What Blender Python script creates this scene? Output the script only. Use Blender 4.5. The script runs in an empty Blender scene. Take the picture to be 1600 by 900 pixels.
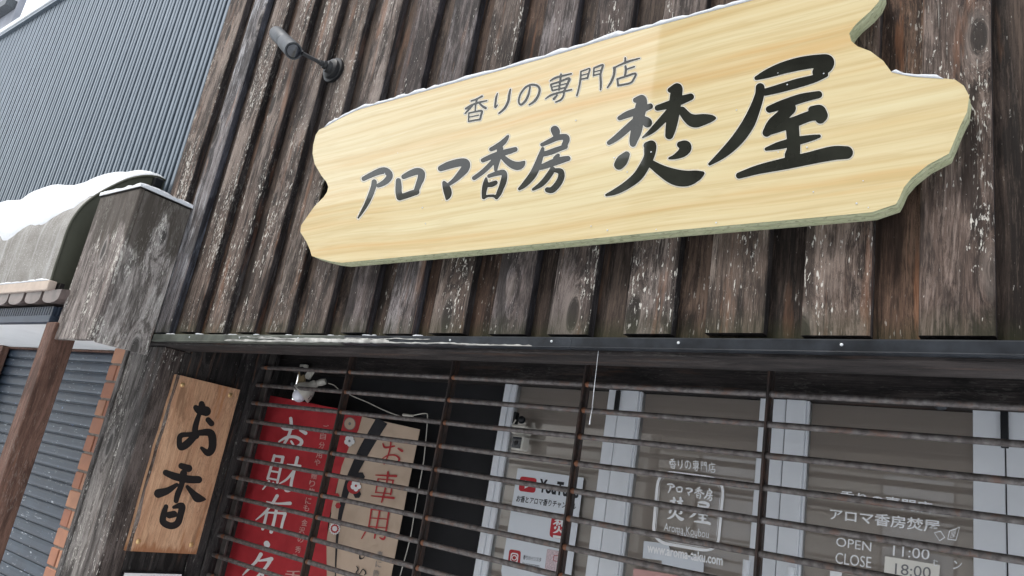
import bpy, bmesh, math, random
from mathutils import Vector, Matrix, noise
random.seed(7)
C = bpy.context.scene
# ------------------------------------------------------------------ camera
CZ = 1.65
FPX = 1150.49            # focal length in pixels of the 1600 px wide photograph
RT = Vector((0.7969483, 0.58147962, 0.16356917)); UP = Vector((0.03406466, -0.31362161, 0.94893682))
FW = Vector((-0.60308624, 0.75068165, 0.26974811))
cam = bpy.data.cameras.new('camera'); co = bpy.data.objects.new('camera', cam); C.collection.objects.link(co)
cam.sensor_width = 36; cam.lens = 36*FPX/1600; cam.clip_start = 0.05; cam.clip_end = 800
co.matrix_world = Matrix(((RT.x, UP.x, -FW.x, 0), (RT.y, UP.y, -FW.y, 0), (RT.z, UP.z, -FW.z, CZ), (0, 0, 0, 1)))
C.camera = co
# ------------------------------------------------------------------ light
SUN_EL, SUN_AZ = math.radians(58), math.radians(206)       # azimuth clockwise from +Y (north)
w = bpy.data.worlds.new('World'); C.world = w; w.use_nodes = True
wn, wl = w.node_tree.nodes, w.node_tree.links
bg = wn['Background']
sky = wn.new('ShaderNodeTexSky'); sky.sky_type = 'NISHITA'; sky.sun_disc = False
sky.sun_elevation = SUN_EL; sky.sun_rotation = SUN_AZ; sky.dust_density = 4.0; sky.air_density = 1.5
wl.new(sky.outputs[0], bg.inputs['Color']); bg.inputs['Strength'].default_value = 0.06
cloud = wn.new('ShaderNodeBackground'); cloud.inputs['Color'].default_value = (0.94, 0.97, 1.0, 1); cloud.inputs['Strength'].default_value = 1.0
add = wn.new('ShaderNodeAddShader'); wl.new(bg.outputs[0], add.inputs[0]); wl.new(cloud.outputs[0], add.inputs[1])
wl.new(add.outputs[0], wn['World Output'].inputs['Surface'])
sl = bpy.data.lights.new('sun', 'SUN'); sl.energy = 1.5; sl.angle = math.radians(12); sl.color = (1.0, 0.97, 0.93)
so = bpy.data.objects.new('sun', sl); C.collection.objects.link(so)
sd = Vector((math.sin(SUN_AZ)*math.cos(SUN_EL), math.cos(SUN_AZ)*math.cos(SUN_EL), math.sin(SUN_EL)))
so.rotation_euler = sd.to_track_quat('Z', 'Y').to_euler()
C.view_settings.view_transform = 'Standard'; C.view_settings.look = 'None'
C.view_settings.exposure = 0.68; C.view_settings.gamma = 1
C.cycles.max_bounces = 6; C.cycles.transparent_max_bounces = 12
C.cycles.use_adaptive_sampling = True

# ------------------------------------------------------------------ geometry helpers
def ray(x, y): return FW + RT*((x-800)/FPX) - UP*((y-450)/FPX)
O = Vector((0, 0, CZ))
def at(x, y, Y):  d = ray(x, y); return O + d*(Y/d.y)          # photo pixel -> point on the plane y = Y
def atX(x, y, X): d = ray(x, y); return O + d*(X/d.x)
def atZ(x, y, Z): d = ray(x, y); return O + d*((Z-CZ)/d.z)
D = 1.80                                                      # front of the battens

def mesh_obj(name, verts, faces, mat, parent=None, loc=(0, 0, 0), smooth=False, bevel=0, seg=1):
    me = bpy.data.meshes.new(name); me.from_pydata([tuple(v) for v in verts], [], faces); me.update()
    bm = bmesh.new(); bm.from_mesh(me)
    bmesh.ops.recalc_face_normals(bm, faces=bm.faces)
    if bevel: bmesh.ops.bevel(bm, geom=list(bm.edges), offset=bevel, segments=seg, affect='EDGES', clamp_overlap=True)
    bm.to_mesh(me); bm.free()
    if smooth:
        for p in me.polygons: p.use_smooth = True
    o = bpy.data.objects.new(name, me); C.collection.objects.link(o); o.location = loc
    if mat: me.materials.append(mat)
    if parent: o.parent = parent
    return o
class MB:
    def __init__(s): s.v = []; s.f = []
    def add(s, vs, fs):
        n = len(s.v); s.v += [Vector(v) for v in vs]; s.f += [tuple(n+i for i in f) for f in fs]; return s
    def box(s, x0, x1, y0, y1, z0, z1):
        return s.add([(x0,y0,z0),(x1,y0,z0),(x1,y1,z0),(x0,y1,z0),(x0,y0,z1),(x1,y0,z1),(x1,y1,z1),(x0,y1,z1)],
                     [(0,1,2,3),(4,7,6,5),(0,4,5,1),(1,5,6,2),(2,6,7,3),(3,7,4,0)])
    def tube(s, pts, r, n=10, caps=True):
        pts = [Vector(p) for p in pts]; R = r if isinstance(r, (list, tuple)) else [r]*len(pts)
        rings = []; up = None; b0 = len(s.v)
        for i, p in enumerate(pts):
            t = (pts[min(i+1, len(pts)-1)] - pts[max(i-1, 0)]).normalized()
            if up is None: up = t.orthogonal().normalized()
            u = (up - t*up.dot(t)).normalized(); v = t.cross(u); up = u
            s.v += [p + (u*math.cos(2*math.pi*k/n) + v*math.sin(2*math.pi*k/n))*R[i] for k in range(n)]
        for i in range(len(pts)-1):
            for k in range(n):
                a = b0+i*n+k; b = b0+i*n+(k+1) % n; s.f.append((a, b, b+n, a+n))
        if caps: s.f.append(tuple(b0+k for k in range(n))[::-1]); s.f.append(tuple(b0+(len(pts)-1)*n+k for k in range(n)))
        return s
    def lathe(s, origin, axis, prof, n=24):       # prof: (distance along axis, radius)
        axis = Vector(axis).normalized(); u = axis.orthogonal().normalized(); v = axis.cross(u); b0 = len(s.v)
        for t, r in prof: s.v += [Vector(origin)+axis*t+(u*math.cos(2*math.pi*k/n)+v*math.sin(2*math.pi*k/n))*r for k in range(n)]
        for i in range(len(prof)-1):
            for k in range(n):
                a = b0+i*n+k; b = b0+i*n+(k+1) % n; s.f.append((a, b, b+n, a+n))
        s.f.append(tuple(b0+k for k in range(n))[::-1]); s.f.append(tuple(b0+(len(prof)-1)*n+k for k in range(n)))
        return s
    def ball(s, c, r, n=12, m=7, sc=(1, 1, 1)):
        b0 = len(s.v); c = Vector(c)
        for i in range(m+1):
            th = math.pi*i/m
            for k in range(n):
                ph = 2*math.pi*k/n
                s.v.append(c+Vector((r*sc[0]*math.sin(th)*math.cos(ph), r*sc[1]*math.sin(th)*math.sin(ph), r*sc[2]*math.cos(th))))
        for i in range(m):
            for k in range(n):
                a = b0+i*n+k; b = b0+i*n+(k+1) % n; s.f.append((a, b, b+n, a+n))
        return s
    def build(s, name, mat, parent=None, smooth=False, bevel=0, loc=(0, 0, 0)):
        o = mesh_obj(name, s.v, s.f, mat, parent, loc, smooth, bevel)
        if smooth:
            o.data.set_sharp_from_angle(angle=math.radians(38))
        return o
def thing(name, label, cat, loc=(0, 0, 0), group=None):
    o = bpy.data.objects.new(name, None); C.collection.objects.link(o); o.location = loc; o.empty_display_size = 0.1
    o['label'] = label; o['category'] = cat
    if group: o['group'] = group
    return o
def tag(o, label, cat, group=None, kind=None):
    if label: o['label'] = label
    if cat: o['category'] = cat
    if group: o['group'] = group
    if kind: o['kind'] = kind
    return o
def structure(o): o['kind'] = 'structure'; return o
def smooth_curve(pts, sub=6):
    pts = [Vector(p) for p in pts]; out = []
    if len(pts) < 3: return [pts[0].lerp(pts[-1], i/sub) for i in range(sub+1)]
    for i in range(len(pts)-1):
        p0 = pts[max(i-1, 0)]; p1 = pts[i]; p2 = pts[i+1]; p3 = pts[min(i+2, len(pts)-1)]
        for k in range(sub):
            t = k/sub
            out.append(0.5*((2*p1)+(p2-p0)*t+(2*p0-5*p1+4*p2-p3)*t*t+(3*p1-p0-3*p2+p3)*t**3))
    out.append(pts[-1]); return out

# ------------------------------------------------------------------ material helpers
class NT:
    def __init__(s, name):
        s.m = bpy.data.materials.new(name); s.m.use_nodes = True; s.t = s.m.node_tree; s.n = s.t.nodes; s.l = s.t.links
        s.b = s.n['Principled BSDF']; s.out = s.n['Material Output']
    def node(s, t, **k):
        n = s.n.new(t)
        for a, v in k.items(): setattr(n, a, v)
        return n
    def link(s, a, b): s.l.new(a, b)
    def val(s, sock, v):
        if hasattr(v, 'is_output') or hasattr(v, 'links'): s.link(v, sock)
        else:
            if isinstance(v, (tuple, list)) and len(v) == 3 and sock.type == 'RGBA': v = (*v, 1)
            sock.default_value = v
    def math(s, op, a, b=0.0, c=None, clamp=False):
        n = s.node('ShaderNodeMath', operation=op, use_clamp=clamp); s.val(n.inputs[0], a); s.val(n.inputs[1], b)
        if c is not None: s.val(n.inputs[2], c)
        return n.outputs[0]
    def mix(s, f, a, b, blend='MIX'):
        n = s.node('ShaderNodeMix', data_type='RGBA', blend_type=blend); s.val(n.inputs[0], f); s.val(n.inputs[6], a); s.val(n.inputs[7], b); return n.outputs[2]
    def coords(s, scale=(1, 1, 1), seed=True, kind='Object'):
        tc = s.node('ShaderNodeTexCoord'); mp = s.node('ShaderNodeMapping'); mp.inputs['Scale'].default_value = scale
        src = tc.outputs[kind]
        if seed:
            oi = s.node('ShaderNodeObjectInfo'); vm = s.node('ShaderNodeVectorMath', operation='SCALE'); vm.inputs[0].default_value = (13.7, 7.1, 31.3); s.link(oi.outputs['Random'], vm.inputs['Scale'])
            va = s.node('ShaderNodeVectorMath', operation='ADD'); s.link(src, va.inputs[0]); s.link(vm.outputs[0], va.inputs[1]); src = va.outputs[0]
        s.link(src, mp.inputs['Vector']); return mp.outputs[0]
    def noise(s, vec, scale=5, detail=4, rough=0.55, dist=0.0):
        n = s.node('ShaderNodeTexNoise'); s.link(vec, n.inputs['Vector']); n.inputs['Scale'].default_value = scale; n.inputs['Detail'].default_value = detail
        n.inputs['Roughness'].default_value = rough; n.inputs['Distortion'].default_value = dist; return n.outputs['Fac']
    def ramp(s, f, a, b, lo=0.0, hi=1.0):
        n = s.node('ShaderNodeMapRange'); s.link(f, n.inputs['Value']); n.inputs['From Min'].default_value = a; n.inputs['From Max'].default_value = b
        n.inputs['To Min'].default_value = lo; n.inputs['To Max'].default_value = hi; return n.outputs[0]
    def bump(s, h, strength=0.3, dist=0.002):
        n = s.node('ShaderNodeBump'); s.link(h, n.inputs['Height']); n.inputs['Strength'].default_value = strength; n.inputs['Distance'].default_value = dist
        s.link(n.outputs[0], s.b.inputs['Normal'])
    def fin(s, col, rough=0.7, metal=0.0, spec=0.5, coat=None):
        s.val(s.b.inputs['Base Color'], col); s.val(s.b.inputs['Roughness'], rough); s.val(s.b.inputs['Metallic'], metal); s.b.inputs['Specular IOR Level'].default_value = spec
        if coat is not None: s.b.inputs['Coat Weight'].default_value = coat; s.b.inputs['Coat Roughness'].default_value = 0.04
        return s.m
def plain(name, col, rough=0.6, metal=0.0, vary=0.15, nscale=8, bump=0.1, spec=0.5, coat=None):
    t = NT(name); v = t.coords(seed=True); n = t.noise(v, nscale, 5, 0.6)
    dark = tuple(c*(1-vary*1.6) for c in col); light = tuple(min(1, c*(1+vary)) for c in col)
    c = t.mix(t.ramp(n, 0.3, 0.7), dark, light)
    if bump: t.bump(t.noise(v, nscale*12, 4), bump, 0.001)
    return t.fin(c, rough, metal, spec, coat)

def wood(name, dark, mid, light, fleck=(0.62, 0.60, 0.55), fleckamt=0.5, orange=(0.30, 0.13, 0.06), orangeamt=0.25, algae=0.0, axis='Z', rough=0.75, tint=True, knots=True, fine=1.0):
    """weathered softwood, grain along the given axis; object colour tints it, object alpha drives how flaked it is"""
    t = NT(name)
    def sc(a, b):       # a across, b along
        return {'Z': (a, a, b), 'X': (b, a, a), 'Y': (a, b, a)}[axis]
    oi = t.node('ShaderNodeObjectInfo')
    base = t.coords(seed=True)
    def mapped(scale, src=base):
        mp = t.node('ShaderNodeMapping'); mp.inputs['Scale'].default_value = scale; t.link(src, mp.inputs['Vector']); return mp.outputs[0]
    # knots bend the grain
    kv = t.node('ShaderNodeTexVoronoi'); t.link(mapped(sc(5.5, 2.0)), kv.inputs['Vector']); kv.inputs['Scale'].default_value = 1.0; kv.inputs['Randomness'].default_value = 1.0
    kd = kv.outputs['Distance']
    warp = t.noise(mapped(sc(3.0, 0.8)), 1.0, 2, 0.5)
    gsum = t.math('ADD', t.math('MULTIPLY', t.math('EXPONENT', t.math('MULTIPLY', kd, -7.0)), 1.4 if knots else 0.2), t.math('MULTIPLY', warp, 1.0))
    cmb = t.node('ShaderNodeVectorMath', operation='ADD'); t.link(mapped(sc(95.0*fine, 1.5)), cmb.inputs[0])
    cx = t.node('ShaderNodeCombineXYZ'); g8 = t.math('MULTIPLY', gsum, 9.0)
    for i in range(3): t.link(g8, cx.inputs[i])
    t.link(cx.outputs[0], cmb.inputs[1])
    grain = t.noise(cmb.outputs[0], 1.0, 6, 0.75)
    fig = t.node('ShaderNodeVectorMath', operation='ADD'); t.link(mapped(sc(34.0*fine, 1.1)), fig.inputs[0]); cx2 = t.node('ShaderNodeCombineXYZ'); g4 = t.math('MULTIPLY', gsum, 5.0)
    for i in range(3): t.link(g4, cx2.inputs[i])
    t.link(cx2.outputs[0], fig.inputs[1])
    figure = t.noise(fig.outputs[0], 1.0, 7, 0.62)
    broad = t.noise(mapped(sc(8.0, 2.0)), 1.0, 6, 0.68, 0.4)
    hair = t.noise(mapped(sc(240.0*fine, 14.0)), 1.0, 5, 0.8)
    col = t.mix(t.ramp(figure, 0.42, 0.56), dark, mid)
    col = t.mix(t.ramp(t.math('ADD', broad, t.math('MULTIPLY', t.math('SUBTRACT', grain, 0.5), 0.55)), 0.50, 0.60, 0, 0.75), col, light)
    line = t.ramp(t.math('ABSOLUTE', t.math('SUBTRACT', grain, 0.5)), 0.0, 0.022, 0.7, 0); col = t.mix(line, col, tuple(c*0.5 for c in dark))
    crack = t.ramp(t.math('ABSOLUTE', t.math('SUBTRACT', figure, 0.47)), 0.0, 0.006, 0.85, 0); col = t.mix(crack, col, tuple(c*0.3 for c in dark))
    col = t.mix(t.ramp(hair, 0.53, 0.63, 0, 0.55), col, light); col = t.mix(t.ramp(hair, 0.37, 0.47, 0.6, 0), col, dark)
    stain = t.noise(mapped(sc(12.0, 2.4)), 1.0, 5, 0.65, 0.3)
    col = t.mix(t.ramp(stain, 0.54, 0.61, 0, 0.72), col, tuple(c*0.5 for c in dark))
    org = t.noise(mapped(sc(13.0, 1.3)), 1.3, 5, 0.65)
    col = t.mix(t.math('MULTIPLY', t.ramp(org, 0.59, 0.66), orangeamt), col, orange)
    if tint: col = t.mix(1.0, col, oi.outputs['Color'], 'MULTIPLY')
    # knots
    if knots:
        k = t.ramp(t.math('ADD', kd, t.math('MULTIPLY', t.math('SUBTRACT', grain, 0.5), 0.12)), 0.11, 0.145, 1, 0); k2 = t.ramp(kd, 0.145, 0.20, 1, 0)
        col = t.mix(t.math('MULTIPLY', k2, 0.35), col, light); col = t.mix(t.math('MULTIPLY', k, 0.85), col, tuple(c*0.5 for c in dark))
    # pale flakes and scratches
    f1 = t.noise(mapped(sc(150.0, 34.0)), 1.0, 4, 0.6); f2 = t.noise(mapped(sc(10.0, 2.2)), 1.0, 3, 0.6)
    f3 = t.noise(cmb.outputs[0], 2.2, 3, 0.6)
    gate = t.math('MULTIPLY', t.ramp(f2, 0.38, 0.62), oi.outputs['Alpha']) if tint else t.ramp(f2, 0.38, 0.62)
    thr = t.math('SUBTRACT', f1, t.math('MULTIPLY', t.math('SUBTRACT', 1.0, gate), 0.16))
    fl = t.ramp(thr, 0.548, 0.59)
    f4 = t.noise(mapped(sc(62.0, 30.0)), 1.0, 4, 0.65, 0.6); thr4 = t.math('SUBTRACT', f4, t.math('MULTIPLY', t.math('SUBTRACT', 1.0, gate), 0.2)); fl = t.math('MAXIMUM', fl, t.ramp(thr4, 0.588, 0.615))
    thr2 = t.math('SUBTRACT', f3, t.math('MULTIPLY', t.math('SUBTRACT', 1.0, gate), 0.16)); fl2 = t.ramp(thr2, 0.60, 0.66)
    flm = t.math('MULTIPLY', t.math('MAXIMUM', fl, fl2), fleckamt, clamp=True)
    col = t.mix(flm, col, fleck)
    if algae:
        tc = t.node('ShaderNodeTexCoord'); sx = t.node('ShaderNodeSeparateXYZ'); t.link(tc.outputs['Object'], sx.inputs[0])
        am = t.math('MULTIPLY', t.ramp(t.math('ADD', sx.outputs[2], t.math('MULTIPLY', broad, -0.09)), -0.03, 0.03, 1, 0), algae)
        col = t.mix(am, col, (0.035, 0.042, 0.016))
    h = t.math('ADD', t.math('ADD', grain, t.math('MULTIPLY', hair, 0.6)), t.math('MULTIPLY', flm, -0.35))
    t.bump(h, 0.7, 0.0022)
    return t.fin(col, t.ramp(grain, 0.3, 0.7, rough-0.1, rough+0.15), 0, 0.28)

M = {}
M['batten'] = wood('weathered batten wood', (0.022, 0.0165, 0.014), (0.088, 0.067, 0.056), (0.215, 0.184, 0.163), fleckamt=0.85, algae=0.32, orangeamt=0.4, orange=(0.20, 0.105, 0.062))
M['batten_side'] = wood('shaded batten side', (0.012, 0.010, 0.010), (0.035, 0.030, 0.030), (0.075, 0.070, 0.072), fleckamt=0.15, orangeamt=0.15, knots=False)  # shade on the batten sides and ends, put into a darker wood colour
M['board'] = wood('recessed board wood', (0.016, 0.011, 0.009), (0.062, 0.043, 0.034), (0.13, 0.096, 0.077), fleckamt=0.5, algae=0.5, orangeamt=0.36, orange=(0.20, 0.10, 0.055))
M['greywood'] = wood('grey flaking wood', (0.065, 0.058, 0.053), (0.21, 0.195, 0.185), (0.37, 0.355, 0.34), fleckamt=0.9, orangeamt=0.1, algae=0)
M['darkwood'] = wood('dark damp wood', (0.010, 0.009, 0.009), (0.028, 0.025, 0.024), (0.060, 0.054, 0.050), fleckamt=0.25, orangeamt=0.25)
M['darkwoodX'] = wood('dark lintel wood', (0.013, 0.011, 0.011), (0.030, 0.025, 0.024), (0.062, 0.052, 0.049), fleckamt=0.05, orangeamt=0.1, axis='X', knots=False)
M['postwood'] = wood('brown post wood', (0.095, 0.050, 0.036), (0.150, 0.082, 0.060), (0.19, 0.11, 0.085), fleckamt=0.1, orangeamt=0.2, tint=False, fine=0.7)
M['plaque'] = wood('honey coloured plaque wood', (0.50, 0.28, 0.165), (0.58, 0.35, 0.21), (0.66, 0.42, 0.265), fleckamt=0.0, orange=(0.42, 0.17, 0.06), orangeamt=0.5, tint=False, knots=False, fine=0.6)
M['bark'] = wood('weathered plaque edge', (0.06, 0.04, 0.03), (0.16, 0.12, 0.10), (0.30, 0.25, 0.22), fleckamt=0.4, tint=False)

def box_wood():
    m = M['greywood'].copy(); m.name = 'grey flaking box wood, damp stained'; nt_ = m.node_tree; b = nt_.nodes['Principled BSDF']; src = b.inputs['Base Color'].links[0].from_socket
    tc = nt_.nodes.new('ShaderNodeTexCoord'); sx = nt_.nodes.new('ShaderNodeSeparateXYZ'); nt_.links.new(tc.outputs['Object'], sx.inputs[0])
    mp = nt_.nodes.new('ShaderNodeMapping'); mp.inputs['Scale'].default_value = (14, 14, 3.0); nt_.links.new(tc.outputs['Object'], mp.inputs[0]); n = nt_.nodes.new('ShaderNodeTexNoise'); n.inputs['Scale'].default_value = 1; n.inputs['Detail'].default_value = 5; nt_.links.new(mp.outputs[0], n.inputs['Vector'])
    a = nt_.nodes.new('ShaderNodeMath'); a.operation = 'MULTIPLY_ADD'; a.inputs[1].default_value = 0.9; nt_.links.new(n.outputs['Fac'], a.inputs[0]); nt_.links.new(sx.outputs[2], a.inputs[2])
    r = nt_.nodes.new('ShaderNodeMapRange'); r.inputs['From Min'].default_value = 2.98; r.inputs['From Max'].default_value = 3.04; nt_.links.new(a.outputs[0], r.inputs['Value'])
    k = nt_.nodes.new('ShaderNodeMath'); k.operation = 'MULTIPLY'; k.inputs[1].default_value = 0.82; nt_.links.new(r.outputs[0], k.inputs[0])
    mx = nt_.nodes.new('ShaderNodeMix'); mx.data_type = 'RGBA'; nt_.links.new(k.outputs[0], mx.inputs[0]); nt_.links.new(src, mx.inputs[6]); mx.inputs[7].default_value = (0.065, 0.055, 0.045, 1); nt_.links.new(mx.outputs[2], b.inputs['Base Color'])
    return m
M['boxwood'] = box_wood()
def plaque_wood():
    m = M['plaque']; nt_ = m.node_tree; b = nt_.nodes['Principled BSDF']; src = b.inputs['Base Color'].links[0].from_socket
    tc = nt_.nodes.new('ShaderNodeTexCoord'); sx = nt_.nodes.new('ShaderNodeSeparateXYZ'); nt_.links.new(tc.outputs['Object'], sx.inputs[0])
    mp = nt_.nodes.new('ShaderNodeMapping'); mp.inputs['Scale'].default_value = (60, 60, 5.0); nt_.links.new(tc.outputs['Object'], mp.inputs[0]); n = nt_.nodes.new('ShaderNodeTexNoise'); n.inputs['Scale'].default_value = 1; nt_.links.new(mp.outputs[0], n.inputs['Vector'])
    a = nt_.nodes.new('ShaderNodeMath'); a.operation = 'MULTIPLY_ADD'; a.inputs[1].default_value = -0.10; nt_.links.new(n.outputs['Fac'], a.inputs[0]); nt_.links.new(sx.outputs[2], a.inputs[2])
    r = nt_.nodes.new('ShaderNodeMapRange'); r.inputs['From Min'].default_value = 1.075; r.inputs['From Max'].default_value = 1.10; r.inputs['To Min'].default_value = 0.75; r.inputs['To Max'].default_value = 0; nt_.links.new(a.outputs[0], r.inputs['Value'])
    mx = nt_.nodes.new('ShaderNodeMix'); mx.data_type = 'RGBA'; nt_.links.new(r.outputs[0], mx.inputs[0]); nt_.links.new(src, mx.inputs[6]); mx.inputs[7].default_value = (0.30, 0.12, 0.05, 1); nt_.links.new(mx.outputs[2], b.inputs['Base Color'])
plaque_wood()
def sign_face():
    t = NT('printed pine grain')
    def mapped(scale, rot=0.0):
        tc = t.node('ShaderNodeTexCoord'); mp = t.node('ShaderNodeMapping'); mp.inputs['Scale'].default_value = scale; mp.inputs['Rotation'].default_value = (0, rot, 0); t.link(tc.outputs['Object'], mp.inputs['Vector']); return mp.outputs[0]
    r = math.radians(2.0)
    warp = t.noise(mapped((0.55, 1, 1.6), r), 1.0, 2, 0.5)
    sx = t.node('ShaderNodeSeparateXYZ'); t.link(mapped((1, 1, 1), r), sx.inputs[0])
    zz = t.math('ADD', sx.outputs[2], t.math('MULTIPLY', warp, 0.16))
    cx = t.node('ShaderNodeCombineXYZ'); t.link(t.math('MULTIPLY', sx.outputs[0], 0.7), cx.inputs[0]); t.link(t.math('MULTIPLY', zz, 16.0), cx.inputs[2])
    broad = t.noise(cx.outputs[0], 0.75, 3, 0.6)
    cx2 = t.node('ShaderNodeCombineXYZ'); t.link(t.math('MULTIPLY', sx.outputs[0], 2.0), cx2.inputs[0]); t.link(t.math('MULTIPLY', zz, 75.0), cx2.inputs[2])
    fine = t.noise(cx2.outputs[0], 1.0, 4, 0.6)
    cx3 = t.node('ShaderNodeCombineXYZ'); t.link(t.math('MULTIPLY', sx.outputs[0], 9.0), cx3.inputs[0]); t.link(t.math('MULTIPLY', zz, 60.0), cx3.inputs[2])
    blot = t.noise(cx3.outputs[0], 0.6, 3, 0.6)
    saw = t.math('PINGPONG', t.math('MULTIPLY', t.math('ADD', zz, t.math('MULTIPLY', broad, 0.03)), 1.0), 0.028)
    line = t.ramp(saw, 0.0, 0.028, 1, 0)
    col = t.mix(t.ramp(broad, 0.35, 0.68), (0.65, 0.565, 0.345), (0.61, 0.48, 0.255))
    col = t.mix(t.math('MULTIPLY', t.ramp(broad, 0.55, 0.72), 0.55), col, (0.56, 0.33, 0.12))
    col = t.mix(t.math('MULTIPLY', t.math('POWER', line, 3.0), 0.38), col, (0.47, 0.32, 0.13))
    col = t.mix(t.ramp(fine, 0.45, 0.7, 0, 0.30), col, (0.74, 0.68, 0.47))
    cx4 = t.node('ShaderNodeCombineXYZ'); t.link(t.math('MULTIPLY', sx.outputs[0], 1.2), cx4.inputs[0]); t.link(t.math('MULTIPLY', zz, 46.0), cx4.inputs[2])
    gl_ = t.noise(cx4.outputs[0], 1.0, 3, 0.5); col = t.mix(t.ramp(t.math('ABSOLUTE', t.math('SUBTRACT', gl_, 0.5)), 0, 0.05, 0.24, 0), col, (0.44, 0.33, 0.15))
    col = t.mix(t.ramp(blot, 0.56, 0.7, 0, 0.22), col, (0.50, 0.36, 0.17))
    return t.fin(col, 0.5, 0, 0.0, coat=1.0)
M['signface'] = sign_face()
def sign_edge():
    t = NT('routed foam edge'); v = t.coords((6, 6, 6), False); n = t.noise(v, 6, 4)
    n2 = t.noise(t.coords((60, 260, 60), False), 1, 3)
    c = t.mix(t.ramp(n, 0.35, 0.7), (0.40, 0.42, 0.26), (0.50, 0.51, 0.34)); c = t.mix(t.ramp(n2, 0.56, 0.64, 0, 0.5), c, (0.12, 0.12, 0.07))
    t.bump(n2, 0.4, 0.002); return t.fin(c, 0.8)
M['signedge'] = sign_edge()
M['ink'] = plain('black sign lettering', (0.020, 0.022, 0.017), 0.6, vary=0.5, nscale=3, bump=0, spec=0.0, coat=1.0)
M['brushink'] = plain('black brush paint', (0.006, 0.006, 0.006), 0.55, bump=0.1)
def halo_mat():
    t = NT('white lettering glow print'); a = t.node('ShaderNodeAttribute'); a.attribute_name = 'fade'
    tr = t.node('ShaderNodeBsdfTransparent'); mx = t.node('ShaderNodeMixShader')
    t.fin((0.80, 0.78, 0.70), 0.5, 0, 0.0, coat=1.0)
    t.link(t.math('POWER', a.outputs['Fac'], 1.3), mx.inputs[0]); t.link(tr.outputs[0], mx.inputs[1]); t.link(t.b.outputs[0], mx.inputs[2]); t.link(mx.outputs[0], t.out.inputs['Surface']); return t.m
M['halo'] = halo_mat()
def snow_mat():
    t = NT('wet snow'); v = t.coords(seed=False); n = t.noise(v, 45, 6, 0.75); t.bump(n, 0.9, 0.008)
    t.b.inputs['Subsurface Weight'].default_value = 0.0
    return t.fin(t.mix(n, (0.60, 0.635, 0.68), (0.76, 0.785, 0.82)), 0.75)
M['snow'] = snow_mat()
def clad_mat():
    t = NT('slate blue metal cladding'); v = t.coords((1, 1, 0.35)); n = t.noise(v, 9, 5, 0.6)
    return t.fin(t.mix(t.ramp(n, 0.3, 0.7), (0.085, 0.110, 0.138), (0.130, 0.162, 0.195)), 0.32, 0.3)
M['clad'] = clad_mat()
M['blackmetal'] = plain('black coated metal', (0.010, 0.011, 0.013), 0.4, 0.0, spec=0.4)
M['lampgrey'] = plain('dusty charcoal metal', (0.055, 0.062, 0.070), 0.5, 0.3, vary=0.3, nscale=30)
M['flashing'] = plain('dark slate drip flashing', (0.032, 0.037, 0.045), 0.32, 0.3, vary=0.35, nscale=14, bump=0.15)
M['flashold'] = plain('green weathered flashing', (0.085, 0.095, 0.080), 0.55, 0.1, vary=0.4, nscale=10)
def rust():
    t = NT('rusty painted steel'); v = t.coords((8, 8, 8)); n = t.noise(v, 3.0, 6, 0.7); n2 = t.noise(v, 6, 3)
    c = t.mix(t.ramp(n2, 0.35, 0.7), (0.075, 0.064, 0.060), (0.21, 0.195, 0.19)); c = t.mix(t.ramp(n, 0.53, 0.64, 0, 0.7), c, (0.13, 0.066, 0.042)); t.bump(n2, 0.3, 0.001)
    return t.fin(c, 0.55, 0.25)
M['rust'] = rust()
M['rustspot'] = plain('orange rust', (0.20, 0.085, 0.045), 0.8, vary=0.3)
def steel_dark():
    t = NT('dark grille post steel'); v = t.coords((8, 8, 3)); n = t.noise(v, 4.0, 5, 0.7)
    return t.fin(t.mix(t.ramp(n, 0.45, 0.72), (0.030, 0.024, 0.022), (0.085, 0.045, 0.032)), 0.5, 0.25)
M['postdark'] = steel_dark()
M['postgrey'] = plain('scuffed grey steel', (0.085, 0.075, 0.070), 0.55, 0.2, vary=0.45, nscale=9)
M['frame'] = plain('pale grey aluminium frame', (0.74, 0.77, 0.81), 0.45, 0.0, vary=0.05, nscale=2, bump=0)
M['seam'] = plain('black rubber seam', (0.02, 0.02, 0.02), 0.6, bump=0)
M['blind'] = plain('beige roller blind', (0.80, 0.70, 0.64), 0.9, vary=0.04, nscale=1.5, bump=0)
M['black'] = plain('unlit black interior', (0.010, 0.010, 0.012), 0.9, vary=0.2, bump=0)
M['red'] = plain('red banner cloth', (0.47, 0.026, 0.036), 0.75, vary=0.12, nscale=4, bump=0.2)
M['cream'] = plain('beige banner cloth', (0.54, 0.415, 0.315), 0.8, vary=0.06, nscale=3, bump=0.1)
for k_ in ('red', 'cream'):
    nt_ = M[k_].node_tree; tc_ = nt_.nodes.new('ShaderNodeTexCoord'); nz_ = nt_.nodes.new('ShaderNodeTexNoise'); nz_.inputs['Scale'].default_value = 5.5; nz_.inputs['Detail'].default_value = 2; nt_.links.new(tc_.outputs['Object'], nz_.inputs['Vector'])
    bp_ = nt_.nodes.new('ShaderNodeBump'); bp_.inputs['Strength'].default_value = 0.9; bp_.inputs['Distance'].default_value = 0.035; nt_.links.new(nz_.outputs['Fac'], bp_.inputs['Height']); nt_.links.new(bp_.outputs[0], nt_.nodes['Principled BSDF'].inputs['Normal'])
M['white'] = plain('white print', (0.80, 0.80, 0.80), 0.6, vary=0.04, bump=0)
M['pinkprint'] = plain('pale pink print', (0.62, 0.36, 0.33), 0.6, vary=0.05, bump=0)
M['redprint'] = plain('crimson print', (0.42, 0.03, 0.035), 0.7, vary=0.06, bump=0)
M['blackprint'] = plain('black print', (0.010, 0.011, 0.016), 0.6, bump=0)
M['greyprint'] = plain('grey print', (0.20, 0.20, 0.21), 0.6, bump=0)
M['paper'] = plain('white poster paper', (0.68, 0.72, 0.77), 0.5, vary=0.03, nscale=2, bump=0)
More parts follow.
